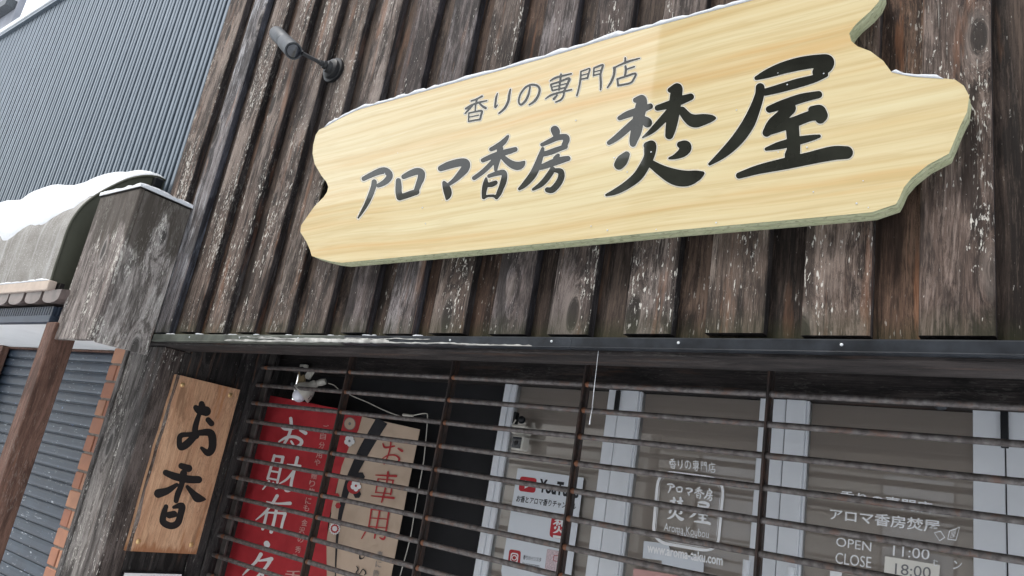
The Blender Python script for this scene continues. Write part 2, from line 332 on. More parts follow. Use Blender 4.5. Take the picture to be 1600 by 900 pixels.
M['notepaper'] = plain('yellowed paper', (0.85, 0.83, 0.76), 0.6, vary=0.03, nscale=2, bump=0)
M['vinyl'] = plain('white window vinyl', (0.95, 0.96, 0.98), 0.5, vary=0.03, bump=0)
M['plasticwhite'] = plain('aged white plastic', (0.62, 0.60, 0.54), 0.45, vary=0.12, nscale=20, bump=0.05)
M['beigeclip'] = plain('yellowed plastic clamp', (0.26, 0.20, 0.11), 0.5, vary=0.3, nscale=30, bump=0.1)
M['bulb'] = plain('opal glass bulb', (0.75, 0.77, 0.85), 0.15, vary=0.02, bump=0)
M['brass'] = plain('brass screw head', (0.75, 0.52, 0.25), 0.35, 0.6, vary=0.1, nscale=60)
def canopy_mat():
    t = NT('dirty awning vinyl'); v = t.coords((3, 3, 3), False); n = t.noise(v, 2, 5, 0.65); st = t.noise(t.coords((22, 1.5, 1.5), False), 1.0, 4, 0.6)
    c = t.mix(t.ramp(n, 0.35, 0.7), (0.17, 0.155, 0.135), (0.30, 0.29, 0.27)); c = t.mix(t.ramp(st, 0.48, 0.7, 0, 0.65), c, (0.48, 0.48, 0.48)); sp = t.noise(v, 45, 3); c = t.mix(t.ramp(sp, 0.6, 0.66, 0, 0.6), c, (0.6, 0.6, 0.6))
    return t.fin(c, 0.6)
M['canopy'] = canopy_mat()
M['olive'] = plain('olive green awning side', (0.072, 0.074, 0.052), 0.55, vary=0.12, nscale=3, bump=0.05)
M['trimcream'] = plain('cream awning batten', (0.52, 0.43, 0.36), 0.6, vary=0.1, nscale=12)
M['tile'] = plain('brown glazed eave tile', (0.16, 0.125, 0.115), 0.35, vary=0.3, nscale=12)
M['navy'] = plain('navy painted fascia', (0.028, 0.043, 0.070), 0.45, vary=0.15, nscale=6)
M['soffit'] = plain('white soffit board', (0.80, 0.82, 0.83), 0.7, vary=0.06, nscale=2, bump=0)
def shutter_mat():
    t = NT('scuffed blue shutter paint'); v = t.coords((1, 1, 1)); n = t.noise(v, 5, 5, 0.6); s1 = t.noise(t.coords((14, 14, 70)), 1.0, 4, 0.7); s2 = t.noise(v, 9, 3)
    c = t.mix(t.ramp(n, 0.3, 0.7), (0.017, 0.029, 0.047), (0.032, 0.052, 0.078)); f = t.math('MULTIPLY', t.ramp(s1, 0.60, 0.66), t.ramp(s2, 0.42, 0.6)); c = t.mix(f, c, (0.40, 0.44, 0.48))
    b1 = t.noise(v, 16, 2); c = t.mix(t.ramp(b1, 0.74, 0.76, 0, 0.8), c, (0.20, 0.32, 0.62)); t.bump(n, 0.2, 0.002)
    return t.fin(c, 0.42, 0.1)
M['shutter'] = shutter_mat()
def brick_mat():
    t = NT('terracotta brick'); v = t.coords((1, 1, 1)); n = t.noise(v, 12, 5, 0.6); oi = t.node('ShaderNodeObjectInfo')
    c = t.mix(oi.outputs['Random'], (0.36, 0.15, 0.09), (0.46, 0.24, 0.145)); c = t.mix(t.ramp(n, 0.35, 0.7, 0.35, 0), c, (0.2, 0.11, 0.09)); t.bump(t.noise(v, 90, 4), 0.4, 0.002)
    return t.fin(c, 0.85)
M['brick'] = brick_mat()
M['mortar'] = plain('grey mortar', (0.22, 0.19, 0.165), 0.95, vary=0.2, nscale=40, bump=0.4)
M['greywall'] = plain('grey rendered wall', (0.20, 0.21, 0.24), 0.8, vary=0.2, nscale=0.6)
M['lighttrim'] = plain('pale roof edge trim', (0.62, 0.66, 0.68), 0.4, vary=0.05, bump=0)
M['oppA'] = plain('dark brown siding', (0.14, 0.12, 0.10), 0.7, vary=0.25, nscale=1.2, bump=0)
M['oppB'] = plain('beige stucco', (0.55, 0.52, 0.47), 0.8, vary=0.1, nscale=1.2, bump=0)
M['ground'] = plain('trodden snow', (0.74, 0.76, 0.79), 0.8, vary=0.2, nscale=0.8, bump=0.3)
def glass_mat(name, tint=(0.94, 0.94, 0.93), ior=1.5):
    t = NT(name); tr = t.node('ShaderNodeBsdfTransparent'); tr.inputs[0].default_value = (*tint, 1); gl = t.node('ShaderNodeBsdfGlossy'); gl.inputs['Roughness'].default_value = 0.02
    fr = t.node('ShaderNodeFresnel'); fr.inputs['IOR'].default_value = ior; mx = t.node('ShaderNodeMixShader')
    t.link(fr.outputs[0], mx.inputs[0]); t.link(tr.outputs[0], mx.inputs[1]); t.link(gl.outputs[0], mx.inputs[2]); t.link(mx.outputs[0], t.out.inputs['Surface']); return t.m
M['glass'] = glass_mat('window glass', ior=1.62)
M['lens'] = plain('smoked lens glass', (0.02, 0.025, 0.035), 0.08, vary=0.1, bump=0, spec=0.8)

# ------------------------------------------------------------------ lettering
import numpy as np
def brush(name, strokes, ox, oy, sc, place, mat, parent, off, halo=0.0, px=0.8):
    """strokes: (x, y, width) points in enlarged-crop units; their union is filled as one clean sheet, with an optional soft printed glow round it"""
    segs = []
    for st in strokes:
        p = smooth_curve([(q[0], q[1], q[2]) for q in st], 6)
        segs += [(p[i], p[i+1]) for i in range(len(p)-1)]
    step = px*sc; pad = halo+3*step+5; mx = max(max(a.z, b.z) for a, b in segs)/2
    x0 = min(min(a.x, b.x) for a, b in segs)-mx-pad; x1 = max(max(a.x, b.x) for a, b in segs)+mx+pad
    y0 = min(min(a.y, b.y) for a, b in segs)-mx-pad; y1 = max(max(a.y, b.y) for a, b in segs)+mx+pad
    nx = int((x1-x0)/step)+2; ny = int((y1-y0)/step)+2
    gx, gy = np.meshgrid(x0+np.arange(nx)*step, y0+np.arange(ny)*step)
    ph = np.full(gx.shape, 1e9)
    for a, b in segs:
        dx, dy = b.x-a.x, b.y-a.y; L2 = dx*dx+dy*dy+1e-9
        t = np.clip(((gx-a.x)*dx+(gy-a.y)*dy)/L2, 0, 1)
        ph = np.minimum(ph, np.hypot(gx-a.x-t*dx, gy-a.y-t*dy)-(a.z+(b.z-a.z)*t)/2)
    def contour(level_fn, d, fade=None):
        V, F, key = [], [], {}; fd = []
        def vert(k, x, y):
            if k not in key:
                key[k] = len(V); V.append(place(ox+x/sc, oy+y/sc, d))
                if fade: fd.append(fade(x, y))
            return key[k]
        f = level_fn
        for j in range(ny-1):
            row = f[j:j+2]
            for i in np.nonzero((row[:, :-1] < 0).any(0) | (row[:, 1:] < 0).any(0))[0]:
                c = [(i, j), (i+1, j), (i+1, j+1), (i, j+1)]; v = [f[q[1], q[0]] for q in c]; poly = []
                for k in range(4):
                    p, q = c[k], c[(k+1) % 4]; a, b = v[k], v[(k+1) % 4]
                    if a < 0: poly.append(vert(p, gx[p[1], p[0]], gy[p[1], p[0]]))
                    if (a < 0) != (b < 0):
                        t = a/(a-b); kk = (min(p, q), max(p, q)); t2 = t
                        poly.append(vert(kk, gx[p[1], p[0]]+(gx[q[1], q[0]]-gx[p[1], p[0]])*t2, gy[p[1], p[0]]+(gy[q[1], q[0]]-gy[p[1], p[0]])*t2))
                if len(set(poly)) > 2: F.append(tuple(dict.fromkeys(poly)))
        return V, F, fd
    V, F, _ = contour(ph, off)
    o = mesh_obj(name, V, F, mat, parent)
    if halo:
        band = np.maximum(ph-halo, -(ph+1.5*step))
        def fade(x, y):
            fx_ = (x-x0)/step; fy_ = (y-y0)/step; i = min(int(fx_), nx-2); j = min(int(fy_), ny-2); u = fx_-i; w_ = fy_-j
            p = ph[j, i]*(1-u)*(1-w_)+ph[j, i+1]*u*(1-w_)+ph[j+1, i]*(1-u)*w_+ph[j+1, i+1]*u*w_
            return max(0.0, min(1.0, 1-p/halo))
        V, F, fd = contour(band, off-0.0006, fade)
        h = mesh_obj('glow_outline', V, F, M['halo'], o); at_ = h.data.attributes.new('fade', 'FLOAT', 'POINT')
        if len(h.data.vertices) == len(fd): at_.data.foreach_set('value', fd)
    return o
def text_mesh(s, bold=0.0):
    bold = min(bold, 0.007) if not s.isascii() else bold*1.3
    cu = bpy.data.curves.new('t', 'FONT'); cu.body = s; cu.offset = bold; cu.resolution_u = 3
    o = bpy.data.objects.new('t', cu); C.collection.objects.link(o); dg = bpy.context.evaluated_depsgraph_get(); me = bpy.data.meshes.new_from_object(o.evaluated_get(dg))
    bpy.data.objects.remove(o); return me
def text(s, p0, p1, p2, mat, parent, name='lettering', bold=0.0, pad=0.0, keep=None):
    """fit the text box so that its bottom-left, bottom-right and top-left corners fall on the 3 given points"""
    me = text_mesh(s, bold); xs = [v.co.x for v in me.vertices]; ys = [v.co.y for v in me.vertices]
    if not xs: return None
    x0, x1, y0, y1 = min(xs), max(xs), min(ys), max(ys); ex = (p1-p0)/(x1-x0); ey = (p2-p0)/(y1-y0)
    for v in me.vertices: v.co = p0 + ex*(v.co.x-x0) + ey*(v.co.y-y0)
    if bold >= 0.02 and not s.isascii():
        nn = ex.cross(ey).normalized(); bm = bmesh.new(); bm.from_mesh(me); g_ = bmesh.ops.duplicate(bm, geom=bm.faces[:]+bm.verts[:]+bm.edges[:])['geom']
        for q in g_:
            if isinstance(q, bmesh.types.BMVert): q.co += ex*0.028 + ey*0.02 + nn*0.00025
        bm.to_mesh(me); bm.free()
    me.name = name; me.materials.clear(); me.materials.append(mat); o = bpy.data.objects.new(name, me); C.collection.objects.link(o); o.parent = parent; return o
def ptext(s, a, b, c, Y, mat, parent, bold=0.0, name='lettering'):
    return text(s, at(*a, Y), at(*b, Y), at(*c, Y), mat, parent, name, bold)

def poly_prism(name, pts, back, mat, parent=None, bevel=0):      # pts: front outline (3D), back: offset vector
    n = len(pts); v = list(pts)+[p+back for p in pts]
    f = [tuple(range(n)), tuple(range(2*n-1, n-1, -1))] + [(i, i+n, (i+1) % n + n, (i+1) % n) for i in range(n)]
    return mesh_obj(name, v, f, mat, parent, bevel=bevel)
def sheet(name, px, Y, mat, parent, yback=None):
    pts = [at(x, y, Y) for x, y in px]
    if yback: return poly_prism(name, pts, Vector((0, yback, 0)), mat, parent)
    return mesh_obj(name, pts, [tuple(range(len(pts)))], mat, parent)

# ================================================================== SETTING
g = MB().add([(-300, -300, 0), (300, -300, 0), (300, 300, 0), (-300, 300, 0)], [(0, 1, 2, 3)]).build('ground', M['ground']); structure(g)

# ================================================================== board and batten wall
wall = thing('board_and_batten_wall', 'dark weathered board and batten timber wall behind the big cream shop sign', 'wall', (-2, 1.85, 2.14))
def child(o, parent):
    o.parent = parent; o.matrix_parent_inverse = Matrix.Translation(-parent.location); return o
HB = 2.145; HT = 4.9
B = [(-3.962, -3.775), (-3.675, -3.535), (-3.439, -3.295), (-3.203, -3.060), (-2.954, -2.823), (-2.739, -2.593), (-2.502, -2.350), (-2.249, -2.108), (-2.011, -1.865), (-1.782, -1.627),
     (-1.518, -1.364), (-1.287, -1.134), (-1.023, -0.871), (-0.778, -0.621), (-0.529, -0.374), (-0.278, -0.124), (-0.030, 0.125), (0.215, 0.37)]
TINT = [(1.45, 1.3, 1.2, 1.0), (2.2, 2.6, 3.1, 0.3), (1.35, 1.25, 1.2, 1.0), (1.3, 1.2, 1.15, 1.0), (1.35, 1.25, 1.2, 1.0), (1.15, 1.08, 1.02, 0.75), (1.4, 1.4, 1.45, 0.6), (0.95, 0.95, 1.05, 0.3), (1.35, 1.45, 1.65, 0.35),  # haze on the left battens and bluish sheen put into the tints, besides wood tone
        (0.95, 0.9, 0.88, 0.95), (1.2, 1.25, 1.4, 0.25), (0.9, 0.88, 0.92, 0.9), (1.1, 1.08, 1.1, 0.7), (1.2, 1.15, 1.1, 0.7), (1.15, 1.05, 1.0, 0.9), (1.15, 1.05, 1.02, 0.85), (0.9, 0.85, 0.8, 0.5), (1, 1, 1, .5)]
cache = {}
def upright(name, x0, x1, y0, y1, z0, z1, mat, parent, tint=(1, 1, 1, 0.6), label=None):
    w_ = round(x1-x0, 2); key = (name, w_, round(y1-y0, 3), round(z1-z0, 1), mat.name)
    if key not in cache:
        n = 9; mb = MB(); vs = []; hw = (x1-x0)/2; dd = y1-y0; b = min(0.004, dd*0.3)
        prof = [(-hw, dd), (-hw, b), (-hw+b, 0), (hw-b, 0), (hw, b), (hw, dd)]
        for i in range(n):
            z = (z1-z0)*i/(n-1); wob = 0.0012*math.sin(i*2.1+w_*90)
            for (px, py) in prof: vs.append((px+wob*(1 if px > 0 else 0.6), py, z))
        m = len(prof)
        fs = [(i*m+k, i*m+(k+1) % m, (i+1)*m+(k+1) % m, (i+1)*m+k) for i in range(n-1) for k in range(m)] + [tuple(range(m)), tuple(range((n-1)*m, n*m))]
        o = mesh_obj(name, vs, fs, mat); cache[key] = o.data
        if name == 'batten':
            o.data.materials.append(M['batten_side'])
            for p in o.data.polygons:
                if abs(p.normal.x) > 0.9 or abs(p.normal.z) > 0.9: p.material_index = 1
    else: o = bpy.data.objects.new(name, cache[key]); C.collection.objects.link(o)
    o.location = ((x0+x1)/2, y0, z0); o.color = tint; child(o, parent)
    if label: o['label'] = label
    return o
for i, (a, b) in enumerate(B):
    if i in (0, 2, 3, 4, 5, 6): TINT[i] = (lambda m_: tuple((c*0.5+m_*0.5)*1.02 for c in TINT[i][:3]))(sum(TINT[i][:3])/3)+(TINT[i][3]*0.9,)
    lab = {1: 'batten with a pale frost streak', 11: 'batten worn to orange wood', 15: 'broad batten with a big knot'}.get(i)
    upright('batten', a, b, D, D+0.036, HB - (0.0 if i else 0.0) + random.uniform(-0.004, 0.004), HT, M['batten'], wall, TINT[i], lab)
for i in range(len(B)-1):
    xa = (B[i][0]+B[i][1])/2+0.002; xb = (B[i+1][0]+B[i+1][1])/2-0.002
    tr = random.choice([(1, 1, 1, 0.5), (1.15, 1.0, 0.9, 0.6), (0.85, 0.85, 0.85, 0.3)])
    if i == 14: tr = (1.75, 1.5, 1.3, 0.9)
    if i == 12: tr = (1.2, 1.12, 1.05, 0.6)
    upright('board', xa, xb, D+0.037, D+0.055, HB-0.018, HT, M['board'], wall, tr, 'recessed board worn to bare orange wood' if i == 14 else None)
child(MB().box(-4.0, 0.5, D+0.056, D+0.16, HB-0.02, HT).build('sheathing', M['darkwood']), wall)
# header beam with drip flashing
fl = MB(); X0, X1 = -3.64, 0.5
def flash_strip(mb, x0, x1):
    prof = [(1.845, 2.131), (1.792, 2.131), (1.788, 2.127), (1.788, 2.101), (1.780, 2.097), (1.790, 2.094), (1.90, 2.094)]
    n = 40; vs = []; 
    for i in range(n+1):
        x = x0+(x1-x0)*i/n; wob = 0.0012*noise.noise(Vector((x*6, 0, 0)))
        for (y, z) in prof: vs.append((x, y+wob, z+wob*0.6))
    m = len(prof); mb.add(vs, [(i*m+k, i*m+k+1, (i+1)*m+k+1, (i+1)*m+k) for i in range(n) for k in range(m-1)])
flash_strip(fl, -2.2, -1.18); o = fl.build('drip_flashing', M['flashing']); child(o, wall)
fl = MB(); flash_strip(fl, -1.179, 0.5); child(fl.build('drip_flashing', M['flashing']), wall)
fl = MB(); flash_strip(fl, X0, -2.201); o = child(fl.build('drip_flashing', M['flashold']), wall); o['label'] = 'green weathered length of drip flashing'
child(MB().box(-3.99, 0.5, 1.803, 1.95, 2.083, 2.126).build('header_beam', M['darkwoodX'], bevel=0.003), wall)
for x in [-3.3+0.41*k for k in range(10)]:
    child(MB().lathe((x, 1.7875, 2.116), (0, -1, 0), [(0, .004), (0.002, .0035), (0.003, .001)], 10).build('nail_head', M['lighttrim']), wall)
# frozen drip residue on the flashing
res = MB()
for (x0, x1, z0, th) in [(-3.0, -2.35, 2.103, .006), (-2.5, -1.95, 2.108, .010), (-1.98, -1.55, 2.104, .004), (-1.6, -1.32, 2.101, .004), (-2.75, -2.2, 2.114, .004), (-2.2, -1.75, 2.118, .002), (-2.9, -2.6, 2.120, .0015)]:
    n = 24; res.tube([(x0+(x1-x0)*i/n, 1.785, z0+0.004*noise.noise(Vector((x0*9+i*0.35, 2, 0)))+0.001*math.sin(i*0.5)) for i in range(n+1)], [max(0.0006, th*(0.5+0.9*abs(noise.noise(Vector((i*0.6, x0, 1))))))*(1 if 0 < i < n else 0.3) for i in range(n+1)], 6)
for v_ in res.v: v_.y = 1.7872-(1.785-v_.y+.004)*.35
M['frost'] = plain('dull frozen residue', (0.42, 0.42, 0.40), 0.6, vary=0.4, nscale=18, bump=0.4)
tag(res.build('ice_residue', M['frost'], smooth=True), 'thin crust of ice trailing along the dark drip flashing', 'ice')
sn = MB()
for i in range(1, 9):
    xa = B[i][1]+0.006; xb = B[i+1][0]-0.004
    if i > 5 and random.random() < .0: continue
    for k in range(5):
        x = xa+(xb-xa)*random.random(); sn.ball((x, 1.795+random.uniform(0, .03), 2.133), random.uniform(.006, .012), 8, 5, (1.9, 1, 0.45))
tag(sn.build('snow_crumbs', M['snow'], smooth=True), 'crumbs of snow caught on the flashing between batten feet', 'snow', kind='stuff')
# icicle thread
pts = [at(935, 548, 1.79)+Vector((0, 0, 0))]
tt = [(935, 548), (932, 575), (928, 610), (925, 640), (922, 655), (921, 663)]
ic = MB().tube([at(x, y, 1.79) for x, y in tt], [0.0007, 0.0005, 0.0009, 0.0005, 0.0011, 0.002], 6)
tag(ic.build('icicle', M['snow'], smooth=True), 'thin icicle thread hanging from the dark drip flashing', 'icicle')

# ================================================================== big shop sign
SY = 1.750
OUT = [(1175, 0), (1064, 29.7), (952, 60), (850, 90.6), (700, 132), (640, 149), (600, 160), (560, 171.3), (533, 184), (506.7, 199), (498.7, 202.7), (493.3, 210.7), (489.3, 226.7), (488.4, 240), (491.6, 256), (502.5, 275), (510, 284), (513, 292), (511, 300), (505.6, 308),
       (491.6, 322), (480.6, 337.5), (470.5, 352), (469.3, 362.5), (479, 378), (484.4, 390.6), (487, 400), (502.5, 404.7), (518, 408.5), (534, 410.5), (740, 391), (940, 371.3), (1056, 359.5), (1259.4, 341.2), (1362.5, 331.5), (1400, 318.8), (1405, 310), (1412.5, 292.5), (1425, 277.5), (1450, 257.5), (1482.5, 240),
       (1490, 222.5), (1500, 197.5), (1511, 175), (1514.5, 150), (1506, 134), (1492.5, 124.5), (1475, 122.5), (1425, 118.8), (1392.5, 112), (1380, 95), (1360, 80), (1340, 72.5), (1330, 64), (1327, 52), (1333, 43), (1340, 35), (1360, 17.5), (1373, 2.5), (1379, -12)]
face = [at(x, y, SY) for x, y in OUT]
zt = at(1175, 0, SY).z; xr = face[-1].x
face += [Vector((xr-0.004, SY, zt-0.03)), Vector((xr-0.03, SY, zt+0.012)), Vector((xr-0.16, SY, zt+0.004))]
sign = thing('shop_sign', 'large cream wood-grain shop sign with black brush lettering on the dark timber wall', 'sign', (0, 0, 0))
# face sheet
bm = bmesh.new(); vv = [bm.verts.new(p) for p in face]; bm.faces.new(vv); me = bpy.data.meshes.new('sign_face'); bm.normal_update(); bm.to_mesh(me); bm.free(); me.materials.append(M['signface'])
sf = bpy.data.objects.new('sign_face', me); C.collection.objects.link(sf); sf.parent = sign
# routed edge: steps following the outline, pulled in slightly at the grooves
n = len(face); cen = [(0, 0)]*n; vs = []; rows = [(0.0001, 0.0), (0.003, 0.0035), (0.014, 0.0035), (0.017, 0.0), (0.026, 0.0), (0.028, 0.005), (0.038, 0.005), (0.040, 0.0), (0.050, 0.0)]
nor = []
for i in range(n):
    a = face[i-1]; b = face[(i+1) % n]; t = (b-a).normalized(); nor.append(Vector((-t.z, 0, t.x)))
area = sum(face[i].x*face[(i+1) % n].z-face[(i+1) % n].x*face[i].z for i in range(n)); sg = 1 if area > 0 else -1
for dy, ins in rows: vs += [face[i]+Vector((0, dy, 0))+nor[i]*(ins*sg) for i in range(n)]
fs = [(r*n+i, r*n+(i+1) % n, (r+1)*n+(i+1) % n, (r+1)*n+i) for r in range(len(rows)-1) for i in range(n)]
fs.append(tuple(range((len(rows)-1)*n, len(rows)*n)))
ed = mesh_obj('sign_edge', vs, fs, M['signedge'], sign)
def onsign(x, y, d): p = at(x, y, SY); return Vector((p.x, SY-d, p.z))
L7 = (550, 230, 7.5); L8 = (725, 190, 6.667); L9 = (930, 120, 4.5); L10 = (1090, 75, 4.185); L5 = (715, 110, 10.0); L6 = (845, 80, 9.09)
GL = [
 (L7, 3.2, [[(140,370,52),(240,320,62),(340,280,74),(400,280,76),(440,318,74),(432,365,72),(380,415,64),(312,450,48)], [(262,408,60),(258,450,62),(240,505,60),(212,580,58),(168,675,48),(120,757,36),(76,828,20)]]),
 (L7, 3.2, [[(546,392,58),(548,450,70),(548,520,72),(560,588,72)], [(608,348,55),(680,312,70),(760,285,78),(812,300,80),(812,360,80),(785,430,68),(760,500,60),(752,535,56)], [(562,590,66),(640,565,68),(710,540,70),(762,525,60)]]),
 (L7, 3.2, [[(1042,250,66),(1130,215,84),(1230,187,88),(1310,178,90),(1342,200,88),(1325,255,92),(1270,320,78),(1205,385,56),(1145,430,42)], [(1082,418,44),(1100,455,74),(1120,510,92),(1126,560,76),(1112,608,26)]]),
 (L8, 3.0, [[(285,290,42),(340,262,50),(400,225,56),(435,188,46),(460,152,26)], [(198,405,44),(290,365,54),(380,335,58),(470,310,58),(536,290,48)], [(380,280,60),(365,350,58),(345,420,56),(335,470,46),(332,505,34)], [(345,370,48),(280,445,50),(200,522,48),(106,590,42)], [(400,365,50),(460,420,66),(520,455,80),(572,462,82),(612,440,54),(634,415,14)],
   [(232,595,28),(226,655,56),(212,722,50),(208,790,42)], [(262,568,38),(320,548,44),(400,530,56),(424,552,56),(414,620,62),(390,690,56),(365,750,52),(340,793,38)], [(245,660,44),(290,655,52),(330,637,46)], [(212,785,34),(260,775,26),(310,775,30),(345,788,34)]]),
 (L8, 3.0, [[(948,88,84),(958,112,84),(955,145,46)], [(815,242,38),(900,203,50),(980,168,56),(1060,162,60),(1068,195,64),(1048,245,58)], [(1060,262,46),(980,290,54),(900,320,56),(825,342,48)], [(822,285,36),(800,360,56),(765,460,70),(715,560,74),(640,650,60),(580,702,32)], [(982,352,36),(958,385,56)], [(765,490,44),(850,460,62),(940,425,72),(1020,400,66),(1085,385,52)], [(925,500,56),(880,570,60),(810,650,54),(722,708,28)], [(950,508,42),(1008,522,62),(1014,580,66),(980,650,66),(920,712,64),(872,712,54)]]),
 (L9, 3.0, [[(285,165,36),(330,155,52),(326,200,76),(308,280,76),(290,380,74),(272,440,58),(266,472,42)], [(172,292,30),(230,265,46),(310,238,48),(388,208,38)], [(285,305,40),(220,370,48),(150,430,42),(98,465,30)], [(345,300,44),(366,320,64),(368,328,58)], [(528,95,36),(578,78,62),(572,120,80),(565,170,82),(552,260,80),(535,350,74),(522,412,56)], [(440,220,40),(520,197,52),(600,168,58),(672,142,46)], [(520,255,56),(460,320,50),(400,380,38),(335,428,12)], [(612,240,56),(655,290,72),(700,312,88),(760,302,76),(815,293,48),(846,291,14)],
   [(222,548,44),(190,590,76),(168,620,66)], [(365,485,48),(396,478,58),(388,505,82),(380,560,70),(352,620,68),(300,700,66),(220,765,54),(140,810,40),(80,832,18)], [(598,478,44),(636,492,80),(618,530,66),(565,562,36),(522,574,16)], [(395,612,52),(470,662,78),(560,705,108),(640,716,106),(710,698,74),(756,680,28)]]),
 (L10, 3.0, [[(385,198,26),(460,168,56),(560,132,74),(680,102,82),(800,86,82),(850,88,80),(842,122,78),(785,160,66)], [(838,175,34),(760,203,50),(650,233,58),(550,262,54),(445,290,46)], [(410,260,56),(405,310,58),(375,400,68),(330,500,80),(260,600,76),(170,690,56),(80,760,20)], [(470,402,44),(560,370,58),(680,330,58),(792,306,46)], [(600,395,84),(560,440,78),(500,500,86),(452,555,52)], [(455,555,40),(530,520,62),(640,482,66),(740,445,66),(808,438,80),(803,464,62)], [(748,405,46),(800,402,56),(820,430,56)], [(620,510,84),(625,580,82),(630,650,82),(620,705,96)], [(450,662,22),(530,640,48),(640,612,54),(740,590,40),(796,578,22)], [(272,835,40),(400,795,58),(560,760,72),(720,725,78),(880,690,88),(975,685,80)]]),
 (L5, 2.5, [[(215,480,28),(300,450,28),(385,405,32)], [(130,600,32),(220,545,32),(340,502,32),(460,475,22)], [(305,460,28),(285,540,28),(278,630,24)], [(240,540,32),(180,610,32),(120,675,26)], [(330,500,28),(390,560,36),(440,590,42)], [(178,680,24),(175,740,24),(172,800,24)], [(180,668,26),(280,648,28),(380,635,34),(370,700,34),(352,770,30)], [(192,730,18),(335,700,22)], [(175,800,24),(260,782,28),(350,768,28)]]),
 (L5, 2.5, [[(626,360,18),(605,430,32),(595,500,32),(590,580,28),(628,540,16)], [(828,300,28),(810,380,38),(795,480,38),(740,590,36),(650,672,28)]]),
 (L5, 2.5, [[(1135,260,28),(1110,380,34),(1060,480,38),(990,538,34),(957,480,30),(987,370,30),(1060,272,32),(1150,227,32),(1240,238,36),(1283,290,36),(1268,380,38),(1210,475,38),(1122,540,26)]]),
 (L6, 2.3, [[(135,425,20),(200,385,30),(300,355,30),(435,322,24)], [(290,330,28),(278,420,28),(262,550,28)], [(145,478,28),(165,555,28)], [(150,472,28),(260,438,28),(402,388,34),(390,450,34),(348,535,30)], [(170,512,18),(360,462,20)], [(165,562,24),(340,520,24)], [(68,678,18),(150,625,30),(300,580,28),(440,548,24)], [(330,560,28),(325,630,28),(288,690,28),(212,724,20)], [(235,628,22),(188,678,38)]]),
 (L6, 2.3, [[(573,292,24),(565,400,28),(545,520,28),(515,632,26)], [(572,290,22),(640,267,24),(698,248,20),(685,310,26),(665,385,26)], [(580,345,20),(680,318,20)], [(575,400,24),(665,380,24)], [(757,242,24),(750,350,24)], [(757,242,24),(830,212,28),(885,200,30),(868,260,30),(850,340,30),(855,450,34),(850,550,24)], [(762,295,18),(860,270,20)], [(757,345,22),(850,322,22)]]),
 (L6, 2.3, [[(1202,98,28),(1200,155,28)], [(1032,242,22),(1150,187,26),(1250,147,32),(1408,102,18)], [(1050,238,38),(1040,340,34),(1000,440,34),(948,518,22)], [(1205,215,32),(1210,280,34),(1196,350,28)], [(1215,260,22),(1330,222,24)], [(1090,402,30),(1100,492,28)], [(1088,398,26),(1200,362,28),(1345,320,30),(1320,400,30),(1268,455,28),(1100,490,28)]]),
]
for (ox, oy, sc), hw, st in GL:
    brush('letter', [[(a, b, c_*1.05) for a, b, c_ in q] for q in st], ox, oy, sc, onsign, M['ink'], sign, 0.0012, halo=hw*sc)
# snow along the top edges of the sign
def snow_ridge(name, path, h, depth, label, seedv=0.0, parent=None, taper=True):
    """path: 3D points of the edge it lies on; covers 'depth' towards +Y, lumpy height h"""
    pts = smooth_curve(path, 10); vs = []; m = 8
    for i, p in enumerate(pts):
        e = 1.0
        if taper: e = min(1, i/3, (len(pts)-1-i)/3)
        hh = h*(0.6+0.75*abs(noise.noise(Vector((p.x*9+seedv, p.z*9, seedv)))) + 0.35*noise.noise(Vector((p.x*35, p.z*35, seedv))))*max(e, 0.02)
        for k in range(m):
            a = math.pi*k/(m-1); yy = -0.003*math.sin(a)*1.0 + depth*(0.5-0.5*math.cos(a)); vs.append(p+Vector((0, yy, hh*math.sin(a)**0.6-0.001)))
    n_ = len(pts); fs = [(i*m+k, i*m+k+1, (i+1)*m+k+1, (i+1)*m+k) for i in range(n_-1) for k in range(m-1)] + [(i*m, (i+1)*m, (i+1)*m+m-1, i*m+m-1) for i in range(n_-1)]
    o = mesh_obj(name, vs, fs, M['snow'], parent, smooth=True)
    return o
tp = [face[i] for i in range(9, -1, -1)] + [face[-1]+Vector((-0.02, 0, 0.001))]
tag(snow_ridge('snow_strip', [p+Vector((0, -0.001, 0)) for p in tp], 0.030, 0.05, ''), 'thin line of snow lying along the long top edge of the big shop sign', 'snow')
tp = [face[i]+Vector((0, -0.001, 0)) for i in (49, 48, 47)]
tag(snow_ridge('snow_strip', tp, 0.017, 0.045, '', 3.0), 'short snow line on the right-hand shoulder of the big shop sign', 'snow')
# snow flecks that stuck on the sign
fk = MB()
for k in range(46):
    x = random.uniform(520, 1480); y = random.uniform(60, 380); p = onsign(x, y, 0.0014)
    zlo = 2.42; zhi = 3.0
    if not (zlo < p.z < zhi and -2.5 < p.x < -0.35): continue
    fk.ball(p, random.uniform(.0012, .0028), 6, 4, (1, 0.5, 1))
tag(fk.build('snow_flecks', M['snow']), 'tiny melting snow flecks stuck to the face of the big shop sign', 'snow', kind='stuff')

